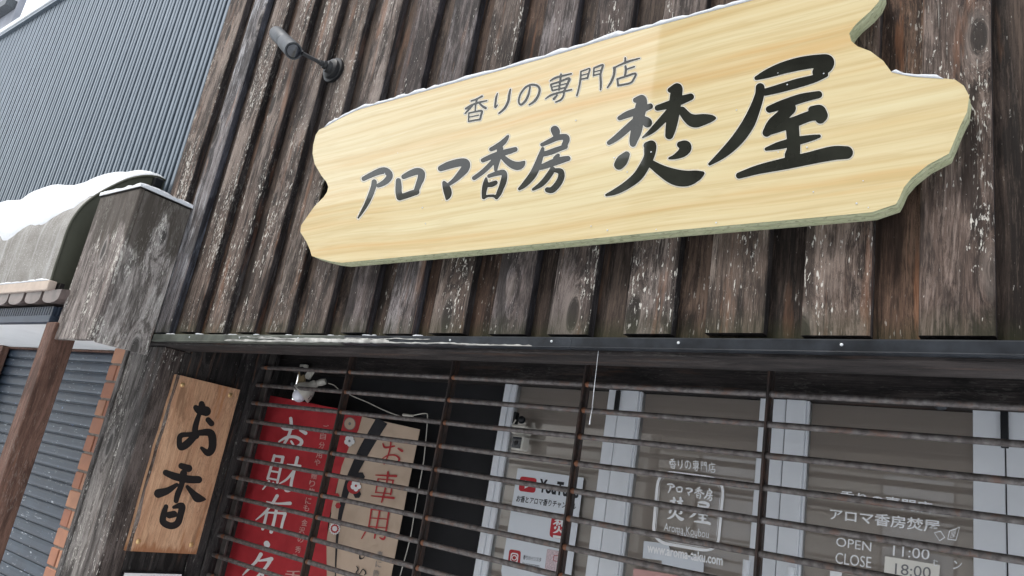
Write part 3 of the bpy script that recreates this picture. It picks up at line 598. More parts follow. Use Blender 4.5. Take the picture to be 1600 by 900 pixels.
# ================================================================== spotlight on the wall
lamp = thing('wall_spotlight', 'black spotlight on a thin arm above the left end of the shop sign', 'lamp', (0, 0, 0))
bp = at(524, 112, D); ax = Vector((-0.0, -1, 0.0))
MB().lathe(bp, (0, -1, 0), [(0, .060), (.010, .064), (.018, .062), (.020, .050), (.034, .048), (.040, .036)], 28).build('mounting_base', M['blackmetal'], lamp, smooth=True)
MB().lathe(bp+Vector((0, -.03, 0)), (-0.25, -1, 0.05), [(0, .030), (.022, .028), (.024, .020), (.040, .019), (.042, .014), (.056, .012)], 20).build('swivel', M['blackmetal'], lamp, smooth=True)
hp = at(474, 84, 1.66)
a0 = bp+Vector((-0.012, -.07, 0.0))
MB().tube([a0, a0.lerp(hp, .35)+Vector((0, 0, .002)), a0.lerp(hp, .7), hp], 0.0095, 10).build('arm', M['blackmetal'], lamp, smooth=True)
h0 = at(433, 53, 1.70); h1 = at(458, 79, 1.62); hd = (h1-h0).normalized(); hl = (h1-h0).length
MB().lathe(h0-hd*0.012, hd, [(0, .025), (.003, .036), (.010, .038), (hl*.56, .038), (hl*.57, .036), (hl*.58, .039), (hl+.022, .040), (hl+.022, .033), (hl+.010, .032), (hl+.008, .001)], 32).build('lamp_head', M['lampgrey'], lamp, smooth=True)
MB().lathe(h1+hd*0.0, hd, [(0.006, .031), (.010, .030), (.0125, .02), (.0135, .001)], 24).build('lens', M['lens'], lamp, smooth=True)
MB().tube([hp, h0.lerp(h1, .75)], 0.012, 10).build('knuckle', M['blackmetal'], lamp, smooth=True)

# ================================================================== grey wooden box on the corner
box = thing('wooden_cover_box', 'grey flaking wooden box with snow on top, at the left corner of the timber wall', 'box', (0, 0, 0))
bx0, bx1, by0, by1, bz0, bz1 = -4.10, -3.665, 1.520, 1.80, 2.028, 2.81
def plank(nm, x0, x1, y0, y1, z0, z1, mat, par, tint=(1, 1, 1, 1), bev=0.004):
    o = MB().box(x0, x1, y0, y1, z0, z1).build(nm, mat, par, bevel=bev); o.color = tint; return o
plank('front_plank', bx0, bx1, by0, by0+.025, bz0, bz1, M['boxwood'], box, (1.05, 0.98, 0.96, 1.2))
o = plank('side_plank', bx1-.025, bx1+.0, by0+.0255, by1-.002, bz0-.004, bz1-.002, M['boxwood'], box, (1.65, 1.62, 1.6, 1.25)); o['label'] = 'grey flaking plank stained dark at the top'
plank('lid', bx0-.004, bx1+.006, by0-.006, by1-.002, bz1+.0005, bz1+.005, M['darkwood'], box, (1, 1, 1, 0.2), 0.001)
def snow_cap(nm, x0, x1, y0, y1, z, h, label, nx=30, ny=12, seedv=0, ovh=.006):
    vs = []
    for j in range(ny+1):
        for i in range(nx+1):
            u = (max(0, min(nx-2, i-1))/(nx-2)); v = (max(0, min(ny-2, j-1))/(ny-2)); x = x0-ovh+(x1-x0+2*ovh)*u; y = y0-ovh+(y1-y0+ovh)*v
            edge_ = i in (0, nx) or j in (0, ny); inner = i in (1, nx-1) or j in (1, ny-1)
            hh = h*(.8+.45*noise.noise(Vector((x*9, y*9, seedv)))+.2*noise.noise(Vector((x*40, y*40, seedv))))
            vs.append((x, y, z if edge_ else z+hh*(.72 if inner else 1)))
    n0 = len(vs); vs += [(v_[0], v_[1], z-.002) for v_ in vs[:n0]]
    fs = [(j*(nx+1)+i, j*(nx+1)+i+1, (j+1)*(nx+1)+i+1, (j+1)*(nx+1)+i) for j in range(ny) for i in range(nx)]
    return tag(mesh_obj(nm, vs[:n0], fs, M['snow'], smooth=True), label, 'snow')
snow_cap('snow_patch', bx0, bx1, by0, by1, bz1+.0055, .034, 'thin snow cap lying on the grey wooden box')

# ================================================================== neighbour: ribbed metal wall
MW = 1.95
clad = thing('metal_clad_wall', 'blue-grey ribbed metal wall of the neighbouring building on the left', 'wall', (-4.0, MW, 3.0))
pw = 0.112
prof = [(0, .030), (.001, .012), (.007, .001), (.012, 0), (.036, 0.0), (.041, .003), (.044, .014), (.052, .014), (.055, .003), (.060, 0), (.080, 0), (.086, .003), (.089, .030), (pw-.001, .030)]
ztop = at(0, 62, MW).z
CB = 2.145
vs = [(x, y, z) for z in (0, ztop-CB) for x, y in prof]; m = len(prof); fs = [(k, k+1, m+k+1, m+k) for k in range(m-1)]
first = mesh_obj('wall_panel', vs, fs, M['clad'], None); first.location = (-4.0-pw, MW, CB); child(first, clad)
for k in range(1, 52):
    o = first.copy(); C.collection.objects.link(o); o.location = (-4.0-pw*(k+1), MW, CB); o.parent = clad; o.matrix_parent_inverse = first.matrix_parent_inverse
child(MB().box(-10, -3.99, MW+.02, MW+.2, CB, ztop+.05).build('backing_wall', M['navy']), clad)
child(MB().box(-10, -3.99, MW-.03, MW+.2, ztop, ztop+.035).build('drip_edge', M['clad']), clad)
child(MB().box(-10, -3.99, MW-.04, MW+.22, ztop+.036, ztop+.10).build('roof_trim', M['lighttrim'], bevel=.006), clad)
child(MB().box(-4.225, -4.17, MW-.012, MW+.0, CB, ztop-.001).build('corner_trim', M['clad']), clad)
# far grey building in the top left corner
far = thing('grey_building', 'grey rendered building behind the metal wall in the top left corner', 'building', (-40, 9, 0))
c0 = at(30, 0, 8); c1 = at(16, 38, 8); cx_ = (c0.x+c1.x)/2
child(MB().box(cx_-14, cx_, 8, 8.25, 0, 24).build('wall', M['greywall']), far)
child(MB().box(cx_-14, cx_-.2, 7.6, 7.99, 19.0, 19.4).build('eave', M['lampgrey']), far)

# ================================================================== neighbour awning
AX_ = -4.30
arc_px = [(258, 282), (246, 276.5), (225, 275), (200, 280), (175, 291), (150, 305), (130, 321), (115, 340), (105, 360), (95, 390), (85, 420), (77, 447)]
arc = [atX(x, y, AX_) for x, y in arc_px]; arcs = smooth_curve(arc, 4)
awn = thing('awning', 'rounded brown awning loaded with snow on the neighbouring building', 'awning', (0, 0, 0))
XL = -9.0; vs = []; nx = 2; m = len(arcs)
for x in (AX_, XL): vs += [Vector((x, p.y, p.z)) for p in arcs]
fs = [(k, k+1, m+k+1, m+k) for k in range(m-1)]
mesh_obj('canopy', vs, fs, M['canopy'], awn, smooth=True)
bot = arcs[-1]; side = [Vector((AX_-.001, p.y, p.z)) for p in arcs] + [Vector((AX_-.001, bot.y+.12, bot.z-.015)), Vector((AX_-.001, 1.93, bot.z-.015))]
mesh_obj('side_panel', side, [tuple(range(len(side)))], M['olive'], awn)
sp = MB().tube([p+Vector((0.004, 0, 0)) for p in arcs], .007, 8); sp.build('edge_piping', M['olive'], awn, smooth=True)
ta = at(78, 436, bot.y-.03); tb = at(78, 452, bot.y-.03)
MB().box(XL, ta.x, bot.y-.03, bot.y+.01, tb.z, ta.z-.004).build('front_batten', M['trimcream'], awn, bevel=.003)
# snow on it
def arcpt(s):
    f = s*(m-1); i = min(int(f), m-2); p = arcs[i].lerp(arcs[i+1], f-i); t = (arcs[i+1]-arcs[i]).normalized(); nrm = Vector((0, t.z, -t.y)); 
    if nrm.z < 0: nrm = -nrm
    return p, nrm
s0, s1 = 0.0, 0.55; nx, ns = 90, 22; vs = []
for i in range(nx+1):
    u = i/nx; X = AX_+.004 + (XL-AX_)*u*0.55
    hump = 0.052*(0.62+0.75*noise.noise(Vector((X*2.1, 0.3, 0))) ) + 0.02*noise.noise(Vector((X*7, 1, 0)))
    hump = max(hump, .03)*min(1, (.35+i/6))
    s1x = s1+0.16*noise.noise(Vector((X*2.6, 5, 0)))+min(.1, u*.5) - (0.1 if i < 4 else 0)
    for j in range(ns+1):
        v = j/ns; p, nr = arcpt(s0+(s1x-s0)*v); th = hump*min(1, (1-v)*3.2)**.6*(0.55+0.6*math.sin(math.pi*min(v*1.3+.12, 1)))
        if i == 0: th = .002
        if j == ns: th = 0
        if j == 0: th *= .8
        q = p+nr*th+Vector((0, 0, th*.35)); vs.append((X, q.y, q.z+.003+0.007*noise.noise(Vector((X*15, v*9, 0)))+0.003*noise.noise(Vector((X*45, v*30, 0)))))
fs = [(i*(ns+1)+j, i*(ns+1)+j+1, (i+1)*(ns+1)+j+1, (i+1)*(ns+1)+j) for i in range(nx) for j in range(ns)]
k0 = len(vs)
for j in range(ns+1): p, nr = arcpt(s0+(0.45)*j/ns); vs.append((AX_+.003, p.y, p.z-.002))
fs += [(j, j+1, k0+j+1, k0+j) for j in range(ns)]
tag(mesh_obj('snow_bank', vs, fs, M['snow'], smooth=True), 'thick rounded bank of snow on top of the brown awning', 'snow')
o = snow_ridge('snow_strip', [Vector((ta.x-.02-.25*k, bot.y-.03, ta.z-.004)) for k in range(0, 10)], .018, .035, '', 9.0)
tag(o, 'ragged snow line on the cream batten at the foot of the awning', 'snow')
# hook at the awning's wall end
hk = thing('awning_bracket', 'small dark bracket with a pale ring where the awning meets the wall', 'bracket', (0, 0, 0))
p = atX(247, 286, AX_+.02); MB().box(p.x-.02, p.x+.02, p.y-.03, p.y+.02, p.z-.03, p.z+.025).build('bracket_plate', M['blackmetal'], hk, bevel=.004)
q = atX(231, 292, AX_+.03); ringp = [q+Vector((0, .012*math.cos(a), .012*math.sin(a))) for a in [2*math.pi*k/14*0.85 for k in range(15)]]
MB().tube(ringp, .0028, 6).build('ring', M['trimcream'], hk, smooth=True); MB().tube([ringp[0], p], .004, 6).build('rod', M['blackmetal'], hk)

# ================================================================== porch below the awning
por = thing('porch', 'porch with brown timber post, navy fascia and white soffit under the awning', 'porch', (0, 0, 0))
PF = 1.50; zb = at(36, 503, PF).z; z1_ = at(36, 494, PF).z
MB().box(-9, -4.16, PF, PF+.05, zb, zb+.035).build('fascia', M['navy'], por, bevel=.003)
cm = MB(); 
zc0 = zb+.036; zc1 = zc0+.05
for k in range(110):
    x = -4.2-.032*k; cm.box(x-.011, x+.011, PF+.012, PF+.03, zc0, zc1)
cm.box(-9, -4.16, PF+.031, PF+.04, zc0, zc1); o = cm.build('corrugated_strip', M['navy'], por); o['kind'] = 'stuff'
MB().box(-9, -4.06, PF+.051, 2.26, zb+.001, zb+.02).build('soffit', M['soffit'], por)
# scalloped tile ends
zt0 = zc1+.004
def scallop(x0, x1, lab=None):
    mid = (x0+x1)/2; hw = (x1-x0)/2; n_ = 10; vs = []
    for yk, y in enumerate((PF-.02, PF+.12)):
        for i in range(n_+1):
            a = math.pi*i/n_; vs.append((mid-hw*math.cos(a), y, zt0+.045-.04*math.sin(a)**.7+(.02 if yk else 0)))
        vs.append((mid+hw, y, zt0+.075+(.03 if yk else 0))); vs.append((mid-hw, y, zt0+.075+(.03 if yk else 0)))
    m_ = n_+3; fs = [tuple(range(m_)), tuple(range(2*m_-1, m_-1, -1))]+[(i, (i+1) % m_, (i+1) % m_+m_, i+m_) for i in range(m_)]
    o = mesh_obj('eave_tile', vs, fs, M['tile'], por); return o
e = at(100, 487, PF).x; xs_ = [at(x, 480, PF-.02).x for x in (98, 61, 57, 34, 30, 9)]
scallop(xs_[1], -4.08); scallop(xs_[3], xs_[2]); scallop(xs_[5], xs_[4])
st = xs_[4]-xs_[3]
w_ = xs_[2]-xs_[3]
for k in range(1, 8): scallop(xs_[5]-k*(w_+.02), xs_[5]-k*(w_+.02)+w_)
MB().box(-9, -4.25, PF+.03, PF+.05, zt0+.078, zt0+.13).build('eave_board', M['darkwood'], por)
# post
pa = at(66, 520, PF+.003); pb = at(81, 520, PF+.003)
MB().box(-4.188, -4.072, PF+.052-.049, PF+.118, 0, zb-.001).build('post', M['postwood'], por, bevel=.005)
p = at(9, 560, 2.135); MB().box(-7.4, p.x-.0, 2.09, 2.135, 0, zb-.002).build('left_jamb', M['postwood'], por)
MB().tube([at(-4, 521, 1.9)+Vector((0, 0, 0)), at(18, 528, 1.9)], .004, 6).build('soffit_hook', M['lighttrim'], por)

# rolling shutter, slats
shut = thing('rolling_shutter', 'closed navy blue rolling shutter with scuffs behind the brown post', 'shutter', (0, 2.16, 0))
zs = zb-.001; sh = 0.068; SX0, SX1 = -8.2, -4.60
mb = MB(); n_ = 7; vs = []
prof = [(0.0, 0.0), (-.006, -.006), (-.010, -.02), (-.010, -.045), (-.006, -.058), (0.004, -.062), (0.004, -.0675)]
vs = [(x, y, z) for x in (SX0, SX1) for y, z in prof]; m_ = len(prof); fs = [(k, k+1, m_+k+1, m_+k) for k in range(m_-1)]
sl0 = mesh_obj('shutter_slat', vs, fs, M['shutter'], None, smooth=False); sl0.location = (0, 2.16, zs-.012); child(sl0, shut)
for k in range(1, 30):
    o = sl0.copy(); C.collection.objects.link(o); o.location = (0, 2.16, zs-.012-sh*k); o.parent = shut; o.matrix_parent_inverse = sl0.matrix_parent_inverse
child(MB().box(SX0, SX1, 2.175, 2.2, 0, zs).build('shutter_backing', M['black']), shut)
child(MB().box(SX0, SX1, 2.13, 2.2, zs-.012, zs-.0015).build('head_rail', M['postwood']), shut)
# brick pier
BY = 2.05; bxl = at(180, 545, BY).x
pier = thing('brick_pier', 'narrow terracotta brick pier between the blue shutter and the timber corner post', 'pier', (bxl, BY, 0))
child(MB().box(bxl+.006, -4.02, BY+.006, 2.3, 0, zb-.002).build('mortar', M['mortar']), pier)
rh = 0.104; r = 0; z = zb-.004-.09
bkf = {}
while z > 0.2:
    cuts = [bxl, bxl+.225, bxl+.45, bxl+.62] if r % 2 == 0 else [bxl-.0, bxl+.105, bxl+.33, bxl+.555, bxl+.62]
    for a, b in zip(cuts[:-1], cuts[1:]):
        key = round(b-a, 3)
        jx = random.uniform(-.002, .002)
        if key not in bkf:
            o = MB().box(0, b-a-.012, 0, .06, 0, rh-.014).build('brick', M['brick'], bevel=.004); bkf[key] = o.data
        else: o = bpy.data.objects.new('brick', bkf[key]); C.collection.objects.link(o)
        o.location = (a+jx+(.012 if r % 2 and a == bxl else 0)*0, BY-random.uniform(0, .003), z); child(o, pier)
    z -= rh; r += 1

# ================================================================== timber return wall and corner post
ret = thing('timber_corner_post', 'weathered grey timber corner post left of the hanging wooden plaque', 'post', (-3.8, 1.84, 0))
def up2(nm, x0, x1, y0, y1, z0, z1, mat, tint=(1, 1, 1, .6), lab=None, par=None, bev=.003):
    o = MB().box(x0, x1, y0, y1, z0, z1).build(nm, mat, bevel=bev); o.color = tint; child(o, par or ret)
    if lab: o['label'] = lab
    return o
ztp = 2.125
up2('post_board', -3.985, -3.952, 1.835, 1.95, 0, 2.08, M['greywood'], (.8, .8, .8, .8))
up2('post_board', -3.948, -3.76, 1.845, 1.95, 0, 2.08, M['greywood'], (.85, .83, .82, .9), 'broad silvery grey board')
up2('post_board', -3.757, -3.612, 1.84, 1.95, 0, 2.08, M['greywood'], (.55, .53, .53, .7))
up2('post_board', -3.985, -3.60, 1.951, 2.0, 0, 2.08, M['darkwood'])
rw = thing('entrance_side_wall', 'dark timber side wall of the recessed entrance, carrying the wooden plaque', 'wall', (-3.6, 2.2, 0))
ys = [1.952, 1.985, 2.12, 2.27, 2.36, 2.52, 2.66]
mats = [(M['greywood'], (.6, .55, .53, .6)), (M['darkwood'], (1, 1, 1, .3)), (M['darkwood'], (.8, .8, .8, .2)), (M['darkwood'], (1.1, 1.1, 1.15, .5)), (M['darkwood'], (1.3, 1.3, 1.35, .5)), (M['darkwood'], (.7, .7, .7, .2))]
for i in range(6):
    x1 = [-3.606, -3.598, -3.604, -3.600, -3.588, -3.60][i]
    up2('side_board', -3.66, x1, ys[i]+.001, ys[i+1]-.002, 0, 2.30, mats[i][0], mats[i][1], par=rw)
up2('corner_board', -3.611, -3.602, 1.842, 1.950, 0, 2.08, M['greywood'], (.42, .36, .34, .8), par=rw)

# hanging plaque with two characters
PX = -3.572
pq = thing('wooden_plaque', 'honey coloured wooden plaque with two black brush characters left of the grille', 'sign', (0, 0, 0))
def onplq(x, y, d): p = atX(x, y, PX); return Vector((PX+d, p.y, p.z))
cor = [atX(*q, PX) for q in [(274.5, 586.5), (373.6, 607), (309, 865), (196, 862)]]
ya = (cor[0].y+cor[3].y)/2; yb = (cor[1].y+cor[2].y)/2; za = (cor[0].z+cor[1].z)/2; zb2 = (cor[2].z+cor[3].z)/2
edge = []
for i in range(13): z = za+(zb2-za)*i/12; edge.append(Vector((PX, ya+.006*noise.noise(Vector((0, i*.7, 3)))+(0.004 if i > 9 else 0), z)))
pl = [Vector((PX, yb, zb2)), Vector((PX, yb, za))]+edge
o = poly_prism('plaque_board', pl, Vector((-.024, 0, 0)), M['plaque'], pq)
be = [p+Vector((.0008, 0, 0)) for p in edge]
be2 = [p+Vector((.0008, .016+.008*noise.noise(Vector((2, p.z*9, 1)))+.03*max(0, (1.35-p.z)), 0)) for p in reversed(edge)]
mesh_obj('bark_edge', be+be2, [tuple([i, i+1, 24-i, 25-i]) for i in range(12)], M['bark'], pq)
for (x, y) in [(285, 601.5), (359.5, 617.5), (216, 846), (299, 851)]:
    p = onplq(x, y, 0); MB().lathe(p, (1, 0, 0), [(0, .0125), (.003, .012), (.005, .007), (.0055, .001)], 14).build('screw_head', M['brass'], pq, smooth=True)
def fat(st): return [[(a, b, c_*1.38) for a, b, c_ in q] for q in st]
L0 = (225, 620, 4.093)
brush('letter', fat([[(330,68,24),(352,86,36),(396,92,46)],[(368,46,28),(374,88,40)],[(352,112,20),(336,160,26),(326,210,28),(332,250,30)],[(330,245,28),(275,300,36),(235,322,30),(225,282,25),(237,247,25),(300,240,22),(360,230,28),(420,230,36),(437,268,38),(434,330,36),(408,358,32),(368,328,16)],[(410,148,26),(430,170,28)]]), *L0, onplq, M['brushink'], pq, .0012)
brush('letter', fat([[(238,442,28),(285,458,34)],[(138,485,28),(200,510,36),(280,527,36),(348,530,34)],[(252,490,34),(240,560,26),(216,620,28),(205,664,24)],[(208,562,18),(150,600,32),(92,618,42)],[(277,576,18),(320,625,32),(345,648,40),(390,655,10)],[(140,702,22),(125,750,28),(122,800,32),(170,825,32),(213,808,32),(234,750,31),(240,698,32),(190,706,16)],[(162,756,32),(190,750,32)]]), *L0, onplq, M['brushink'], pq, .0012)
# small white notice under the plaque, cut by the frame
nt = thing('notice_plate', 'white printed notice plate below the wooden plaque', 'notice', (0, 0, 0))
q = [atX(*p_, -3.585) for p_ in [(193, 893), (286, 896)]]
y0_, y1_ = q[0].y, q[1].y; zt_ = q[0].z
MB().box(-3.60, -3.585, y0_, y1_, zt_-.16, zt_).build('plate_frame', M['blackmetal'], nt); MB().box(-3.5845, -3.583, y0_+.006, y1_-.006, zt_-.15, zt_-.006).build('plate', M['white'], nt)
text('お香の店', Vector((-3.582, y0_+.08, zt_-.062)), Vector((-3.582, y1_-.05, zt_-.062)), Vector((-3.582, y0_+.08, zt_-.016)), M['blackprint'], nt)

# ================================================================== storefront
shopf = thing('storefront', 'recessed shop front with pale aluminium door frames and beige blinds behind glass', 'storefront', (0, 0, 0))
FY = 2.60
LZ = at(1228, 616, 2.50).z
MB().box(-3.585, 0.9, 2.50, 2.72, LZ, 2.6).build('lintel', M['darkwoodX'], shopf)
MB().box(-3.585, 0.9, 2.47, 2.498, LZ+.075, LZ+.10).build('lintel_strip', M['darkwoodX'], shopf)
MB().box(-3.585, 0.9, 1.952, 2.8, 2.34, 2.40).build('recess_ceiling', M['darkwood'], shopf)
def fx(x, y, Y=FY): return at(x, y, Y).x
def col(x0, x1, y0=FY, y1=FY+.05, nm='door_frame', mat=None, z1=LZ+.02): return MB().box(x0, x1, y0, y1, 0.05, z1).build(nm, mat or M['frame'], shopf, bevel=.0015)
a1 = fx(790, 597); a2 = fx(806, 598); col(a1, a1+(a2-a1)*.55); col(a1+(a2-a1)*.56, a2, FY+.008)
b1 = fx(952, 608); b2 = fx(1002, 610); bm_ = fx(970, 609); col(b1, bm_-.002); col(bm_+.002, b2-.008, FY-.004); col(b2-.0075, b2, FY+.004)
c1_ = fx(1188, 621); c2_ = fx(1264, 624); cm_ = fx(1229, 623); col(c1_, cm_-.002, FY+.002); col(cm_+.002, c2_-.008, FY-.004); col(c2_-.0075, c2_, FY+.004)
d1 = fx(1519.8, 638); dm = fx(1571, 700); col(d1, dm-.002); col(dm+.002, 0.1, FY-.004)
MB().box(bm_-.0018, bm_+.0018, FY+.006, FY+.05, .05, LZ).build('seam', M['seam'], shopf); MB().box(dm-.0018, dm+.0018, FY+.006, FY+.05, .05, LZ).build('seam', M['seam'], shopf)
MB().box(cm_-.0018, cm_+.0018, FY+.006, FY+.05, .05, LZ).build('seam', M['seam'], shopf)
for xa, xb in ((a2, b1), (b2, c1_), (c2_, d1)): MB().box(xa, xb, FY+.022, FY+.027, .05, LZ+.02).build('window_pane', M['glass'], shopf)
MB().box(a1+.01, 0.9, FY+.045, FY+.05, .0, LZ+.01).build('blind', M['blind'], shopf)
MB().box(-3.585, a1-.0, FY+.06, FY+.2, 0, LZ+.02).build('dark_panel', M['black'], shopf)
MB().box(a1, a1+.01, FY+.06, FY+.16, 0, LZ+.02).build('dark_panel', M['black'], shopf)
# latches, handles, damper dot
for (x, ya_, yb_) in ((966, 610, 643), (1569, 641, 700)):
    p = at(x, ya_, FY-.012); q = at(x, yb_, FY-.012); MB().box(p.x-.010, p.x+.010, FY-.014, FY-.0045, q.z, p.z).build('latch', M['blackmetal'], shopf, bevel=.002)
for x, y in ((1167, 875), (1236, 886)):
    p = at(x, y, FY-.035); MB().tube([(p.x, FY-.035, p.z), (p.x, FY-.035, p.z-.4)], .012, 12).build('door_handle', M['frame'], shopf, smooth=True)
p = at(1464, 634, 2.47); MB().ball((p.x, 2.55, LZ-.004), .014, 12, 7, (1.3, 1, .8)).build('door_catch', M['lampgrey'], shopf, smooth=True)
GY = FY+.019
def vt(s, a, b, c, bold=0, mat='vinyl'): return ptext(s, a, b, c, GY, M[mat], shopf, bold)
# lettering on middle pane
def reuse(idx, a, b, c, Y, mat, par, fat_=1.0):
    """same brush characters as on the big sign, fitted into a small quad (bottom-left, bottom-right, top-left)"""
    P3 = []
    for i in idx:
        (ox, oy, sc), hw, st = GL[i]; P3 += [at(ox+q[0]/sc, oy+q[1]/sc, SY) for t_ in st for q in t_]
    xa, xb = min(p.x for p in P3), max(p.x for p in P3); z0q, z1q = min(p.z for p in P3), max(p.z for p in P3)
    A_, B_, C_ = at(*a, Y), at(*b, Y), at(*c, Y)
    def pl_(x, y, d):
        p = at(x, y, SY); return A_+(B_-A_)*((p.x-xa)/(xb-xa))+(C_-A_)*((p.z-z0q)/(z1q-z0q))
    for i in idx:
        k, hw, st = GL[i]; brush('letter', [[(u, v, w_*fat_) for u, v, w_ in q] for q in st], *k, pl_, mat, par, 0, px=1.6)
reuse(range(7, 13), (1046, 731), (1118, 740), (1046, 715), GY, M['vinyl'], shopf, 1.25)
reuse(range(0, 5), (1042, 770), (1113, 783), (1043, 752), GY, M['vinyl'], shopf, 1.1)
reuse([5], (1041, 810), (1070, 814), (1046, 776), GY, M['vinyl'], shopf, 1.1)
reuse([6], (1077, 813), (1109, 821), (1081, 781), GY, M['vinyl'], shopf, 1.1)
vt('Aroma Koubou', (1037, 829), (1107, 841), (1038, 817)); vt('Takuya', (1056, 839), (1090, 846), (1056, 829))
vt('www.aroma-taku.com', (1011, 863), (1129, 884), (1012, 848), .02)
# rounded badge outline
def rounded(px4, r, n=6):
    P4 = [Vector(p) for p in px4]; out = []
    for i in range(4):
        p = P4[i]; a = (P4[i-1]-p).normalized(); b = (P4[(i+1) % 4]-p).normalized(); s_ = p+a*r; e_ = p+b*r
        for k in range(n+1): t = k/n; out.append(s_*(1-t)**2+p*2*t*(1-t)+e_*t*t)
    return out
def ring(px4, r, wd, Y, mat, par, nm='badge_outline'):
    c = sum((Vector(p) for p in px4), Vector((0, 0)))/4; o_ = rounded(px4, r); inner = [tuple(Vector(p)+(c-Vector(p)).normalized()*wd) for p in px4]; i_ = rounded(inner, r*.8)
    n_ = len(o_); vs = [at(p.x, p.y, Y) for p in o_]+[at(p.x, p.y, Y) for p in i_]
    return mesh_obj(nm, vs, [(i, (i+1) % n_, n_+(i+1) % n_, n_+i) for i in range(n_)], mat, par)
bq = [(1027, 733), (1134, 747), (1123, 866), (1017, 848)]
ring(bq, 28, 6.5, GY, M['vinyl'], shopf)
c_ = Vector((1075, 799)); ring([tuple(Vector(p)+(c_-Vector(p))*.105) for p in bq], 25, 1.2, GY, M['vinyl'], shopf)
# right pane
vt('香りの専門店', (1312, 783), (1456, 803), (1313, 766), .02); vt('アロマ香房焚屋', (1296, 812), (1468, 833), (1297, 794), .03)
vt('OPEN', (1306, 853), (1361, 862), (1307, 839), -.0); vt('CLOSE', (1305, 880), (1361, 888), (1306, 863))
vt('11:00', (1395, 868), (1452, 875), (1396, 852)); 
sheet('hours_card', [(1383, 869), (1469, 883), (1465, 925), (1380, 915)], FY+.0205, M['notepaper'], shopf, .001)
ptext('18:00', (1398, 897), (1454, 904), (1399, 880), FY+.0196, M['greyprint'], shopf)
for pts_ in ([(1459, 832), (1470, 829), (1477, 840), (1468, 846)], [(1483, 829), (1500, 823), (1494, 845), (1480, 843)]):
    ring(pts_, 1.5, 2.0, GY, M['vinyl'], shopf, 'window_emblem')
ptext('屋', (1484, 841), (1493, 839), (1486, 829), GY, M['vinyl'], shopf)
vt('む', (1458, 884), (1465, 885), (1458, 874), .06); vt('ン', (1489, 889), (1502, 890), (1490, 876), .06)
sheet('paper_sheet', [(1006, 845), (1044, 850), (1048, 862), (1100, 872), (1099, 894), (1034, 884), (1034, 876), (1004, 872)], FY+.0200, M['paper'], shopf, .001)
sheet('screen', [(990, 888), (1060, 899), (1058, 925), (988, 915)], FY+.0200, M['pinkprint'], shopf, .001)
sheet('menu_card', [(1297, 892), (1316, 894), (1314, 912), (1296, 910)], GY, M['vinyl'], shopf)

# ================================================================== steel grille
GZ = 2.40
gr = thing('steel_grille', 'rusty steel bar grille pulled down across the whole recessed shop front', 'grille', (0, GZ, 0))
rod = MB().tube([(-3.585, 0, 0)]+[(-3.585+i*.3, .0, 0) for i in range(1, 16)]+[(1.0, 0, 0)], .0108, 10).build('bar', M['rust'], smooth=True)
z0_ = 2.107; rod.location = (0, GZ, z0_); child(rod, gr)
for k in range(1, 13):
    o = rod.copy(); C.collection.objects.link(o); o.location = (random.uniform(-.003, .003), GZ, z0_-.0993*k); o.parent = gr; o.matrix_parent_inverse = rod.matrix_parent_inverse
child(MB().box(-3.585, 1, GZ-.014, GZ+.014, 2.196, 2.214).build('top_rail', M['rust'], bevel=.003), gr)
PXS = [-3.537, -2.855, -2.174, -1.492, -.793, -.10+.0, .60]
for i, x in enumerate(PXS):
    if i == 5: x = 0.12
    w2 = .016 if i == 0 else .006
    if i == 0:
        child(MB().box(x-.024, x+.020, GZ+.013, GZ+.026, .6, 2.195).build('post', M['postgrey'], bevel=.002), gr)
    else:
        child(MB().box(x-.0035, x+.0035, GZ-.018, GZ+.022, .6, 2.195).build('post', M['postdark'], bevel=.001), gr)
        child(MB().box(x+.004, x+.010, GZ+.0, GZ+.022, .6, 2.195).build('post_rib', M['postdark']), gr)
    sp = MB()
    for k in range(0, 13):
        z = z0_-.0993*k; sp.ball((x+(.012 if i else 0), GZ-.002, z), .0122, 8, 6, (1.15 if i else 1.6, 1, .95))
    o = child(sp.build('rust_weld', M['rustspot'] if i < 4 else M['rust'], smooth=True), gr); o['kind'] = 'stuff'

# ================================================================== banners behind the grille
BQ = 2.50
def banner(nm, px, label, mat):
    t = thing(nm, label, 'banner', (0, 0, 0)); o = sheet('cloth', px, BQ, mat, t, .002); return t
b1_ = banner('shop_banner', [(416, 617), (470, 627), (520, 637), (551, 643), (488, 900), (477, 945), (338, 945), (350, 900)], 'red cloth banner with white characters hanging behind the grille', M['red']); b1_['group'] = 'cloth banners behind the grille'
BZ = BQ-.0015
def bt(s, a, b, c, mat, par, bold=0.0, Y=BZ): return ptext(s, a, b, c, Y, M[mat], par, bold)
def onban(d0): return lambda x, y, d: at(x, y, BQ-d0)
K1 = (380, 640, 6.667); K2 = (340, 765, 6.667); K3 = (500, 640, 6.667); K4 = (480, 765, 6.667)
def bg_(k, st, mat, par, d0): return brush('letter', [[(a, b, c_*1.22) for a, b, c_ in q] for q in st], *k, onban(d0), M[mat], par, 0)
bg_(K1, [[(495,92,28),(500,140,28),(490,220,26),(460,300,24),(430,350,22),(410,395,10)],[(395,180,12),(430,200,26),(480,205,22),(550,190,14)],[(372,335,14),(450,290,24),(540,285,26),(603,320,30),(600,360,28),(555,385,18)],[(500,330,18),(522,365,18)],[(595,215,22),(650,245,32)]], 'white', b1_, .0015)
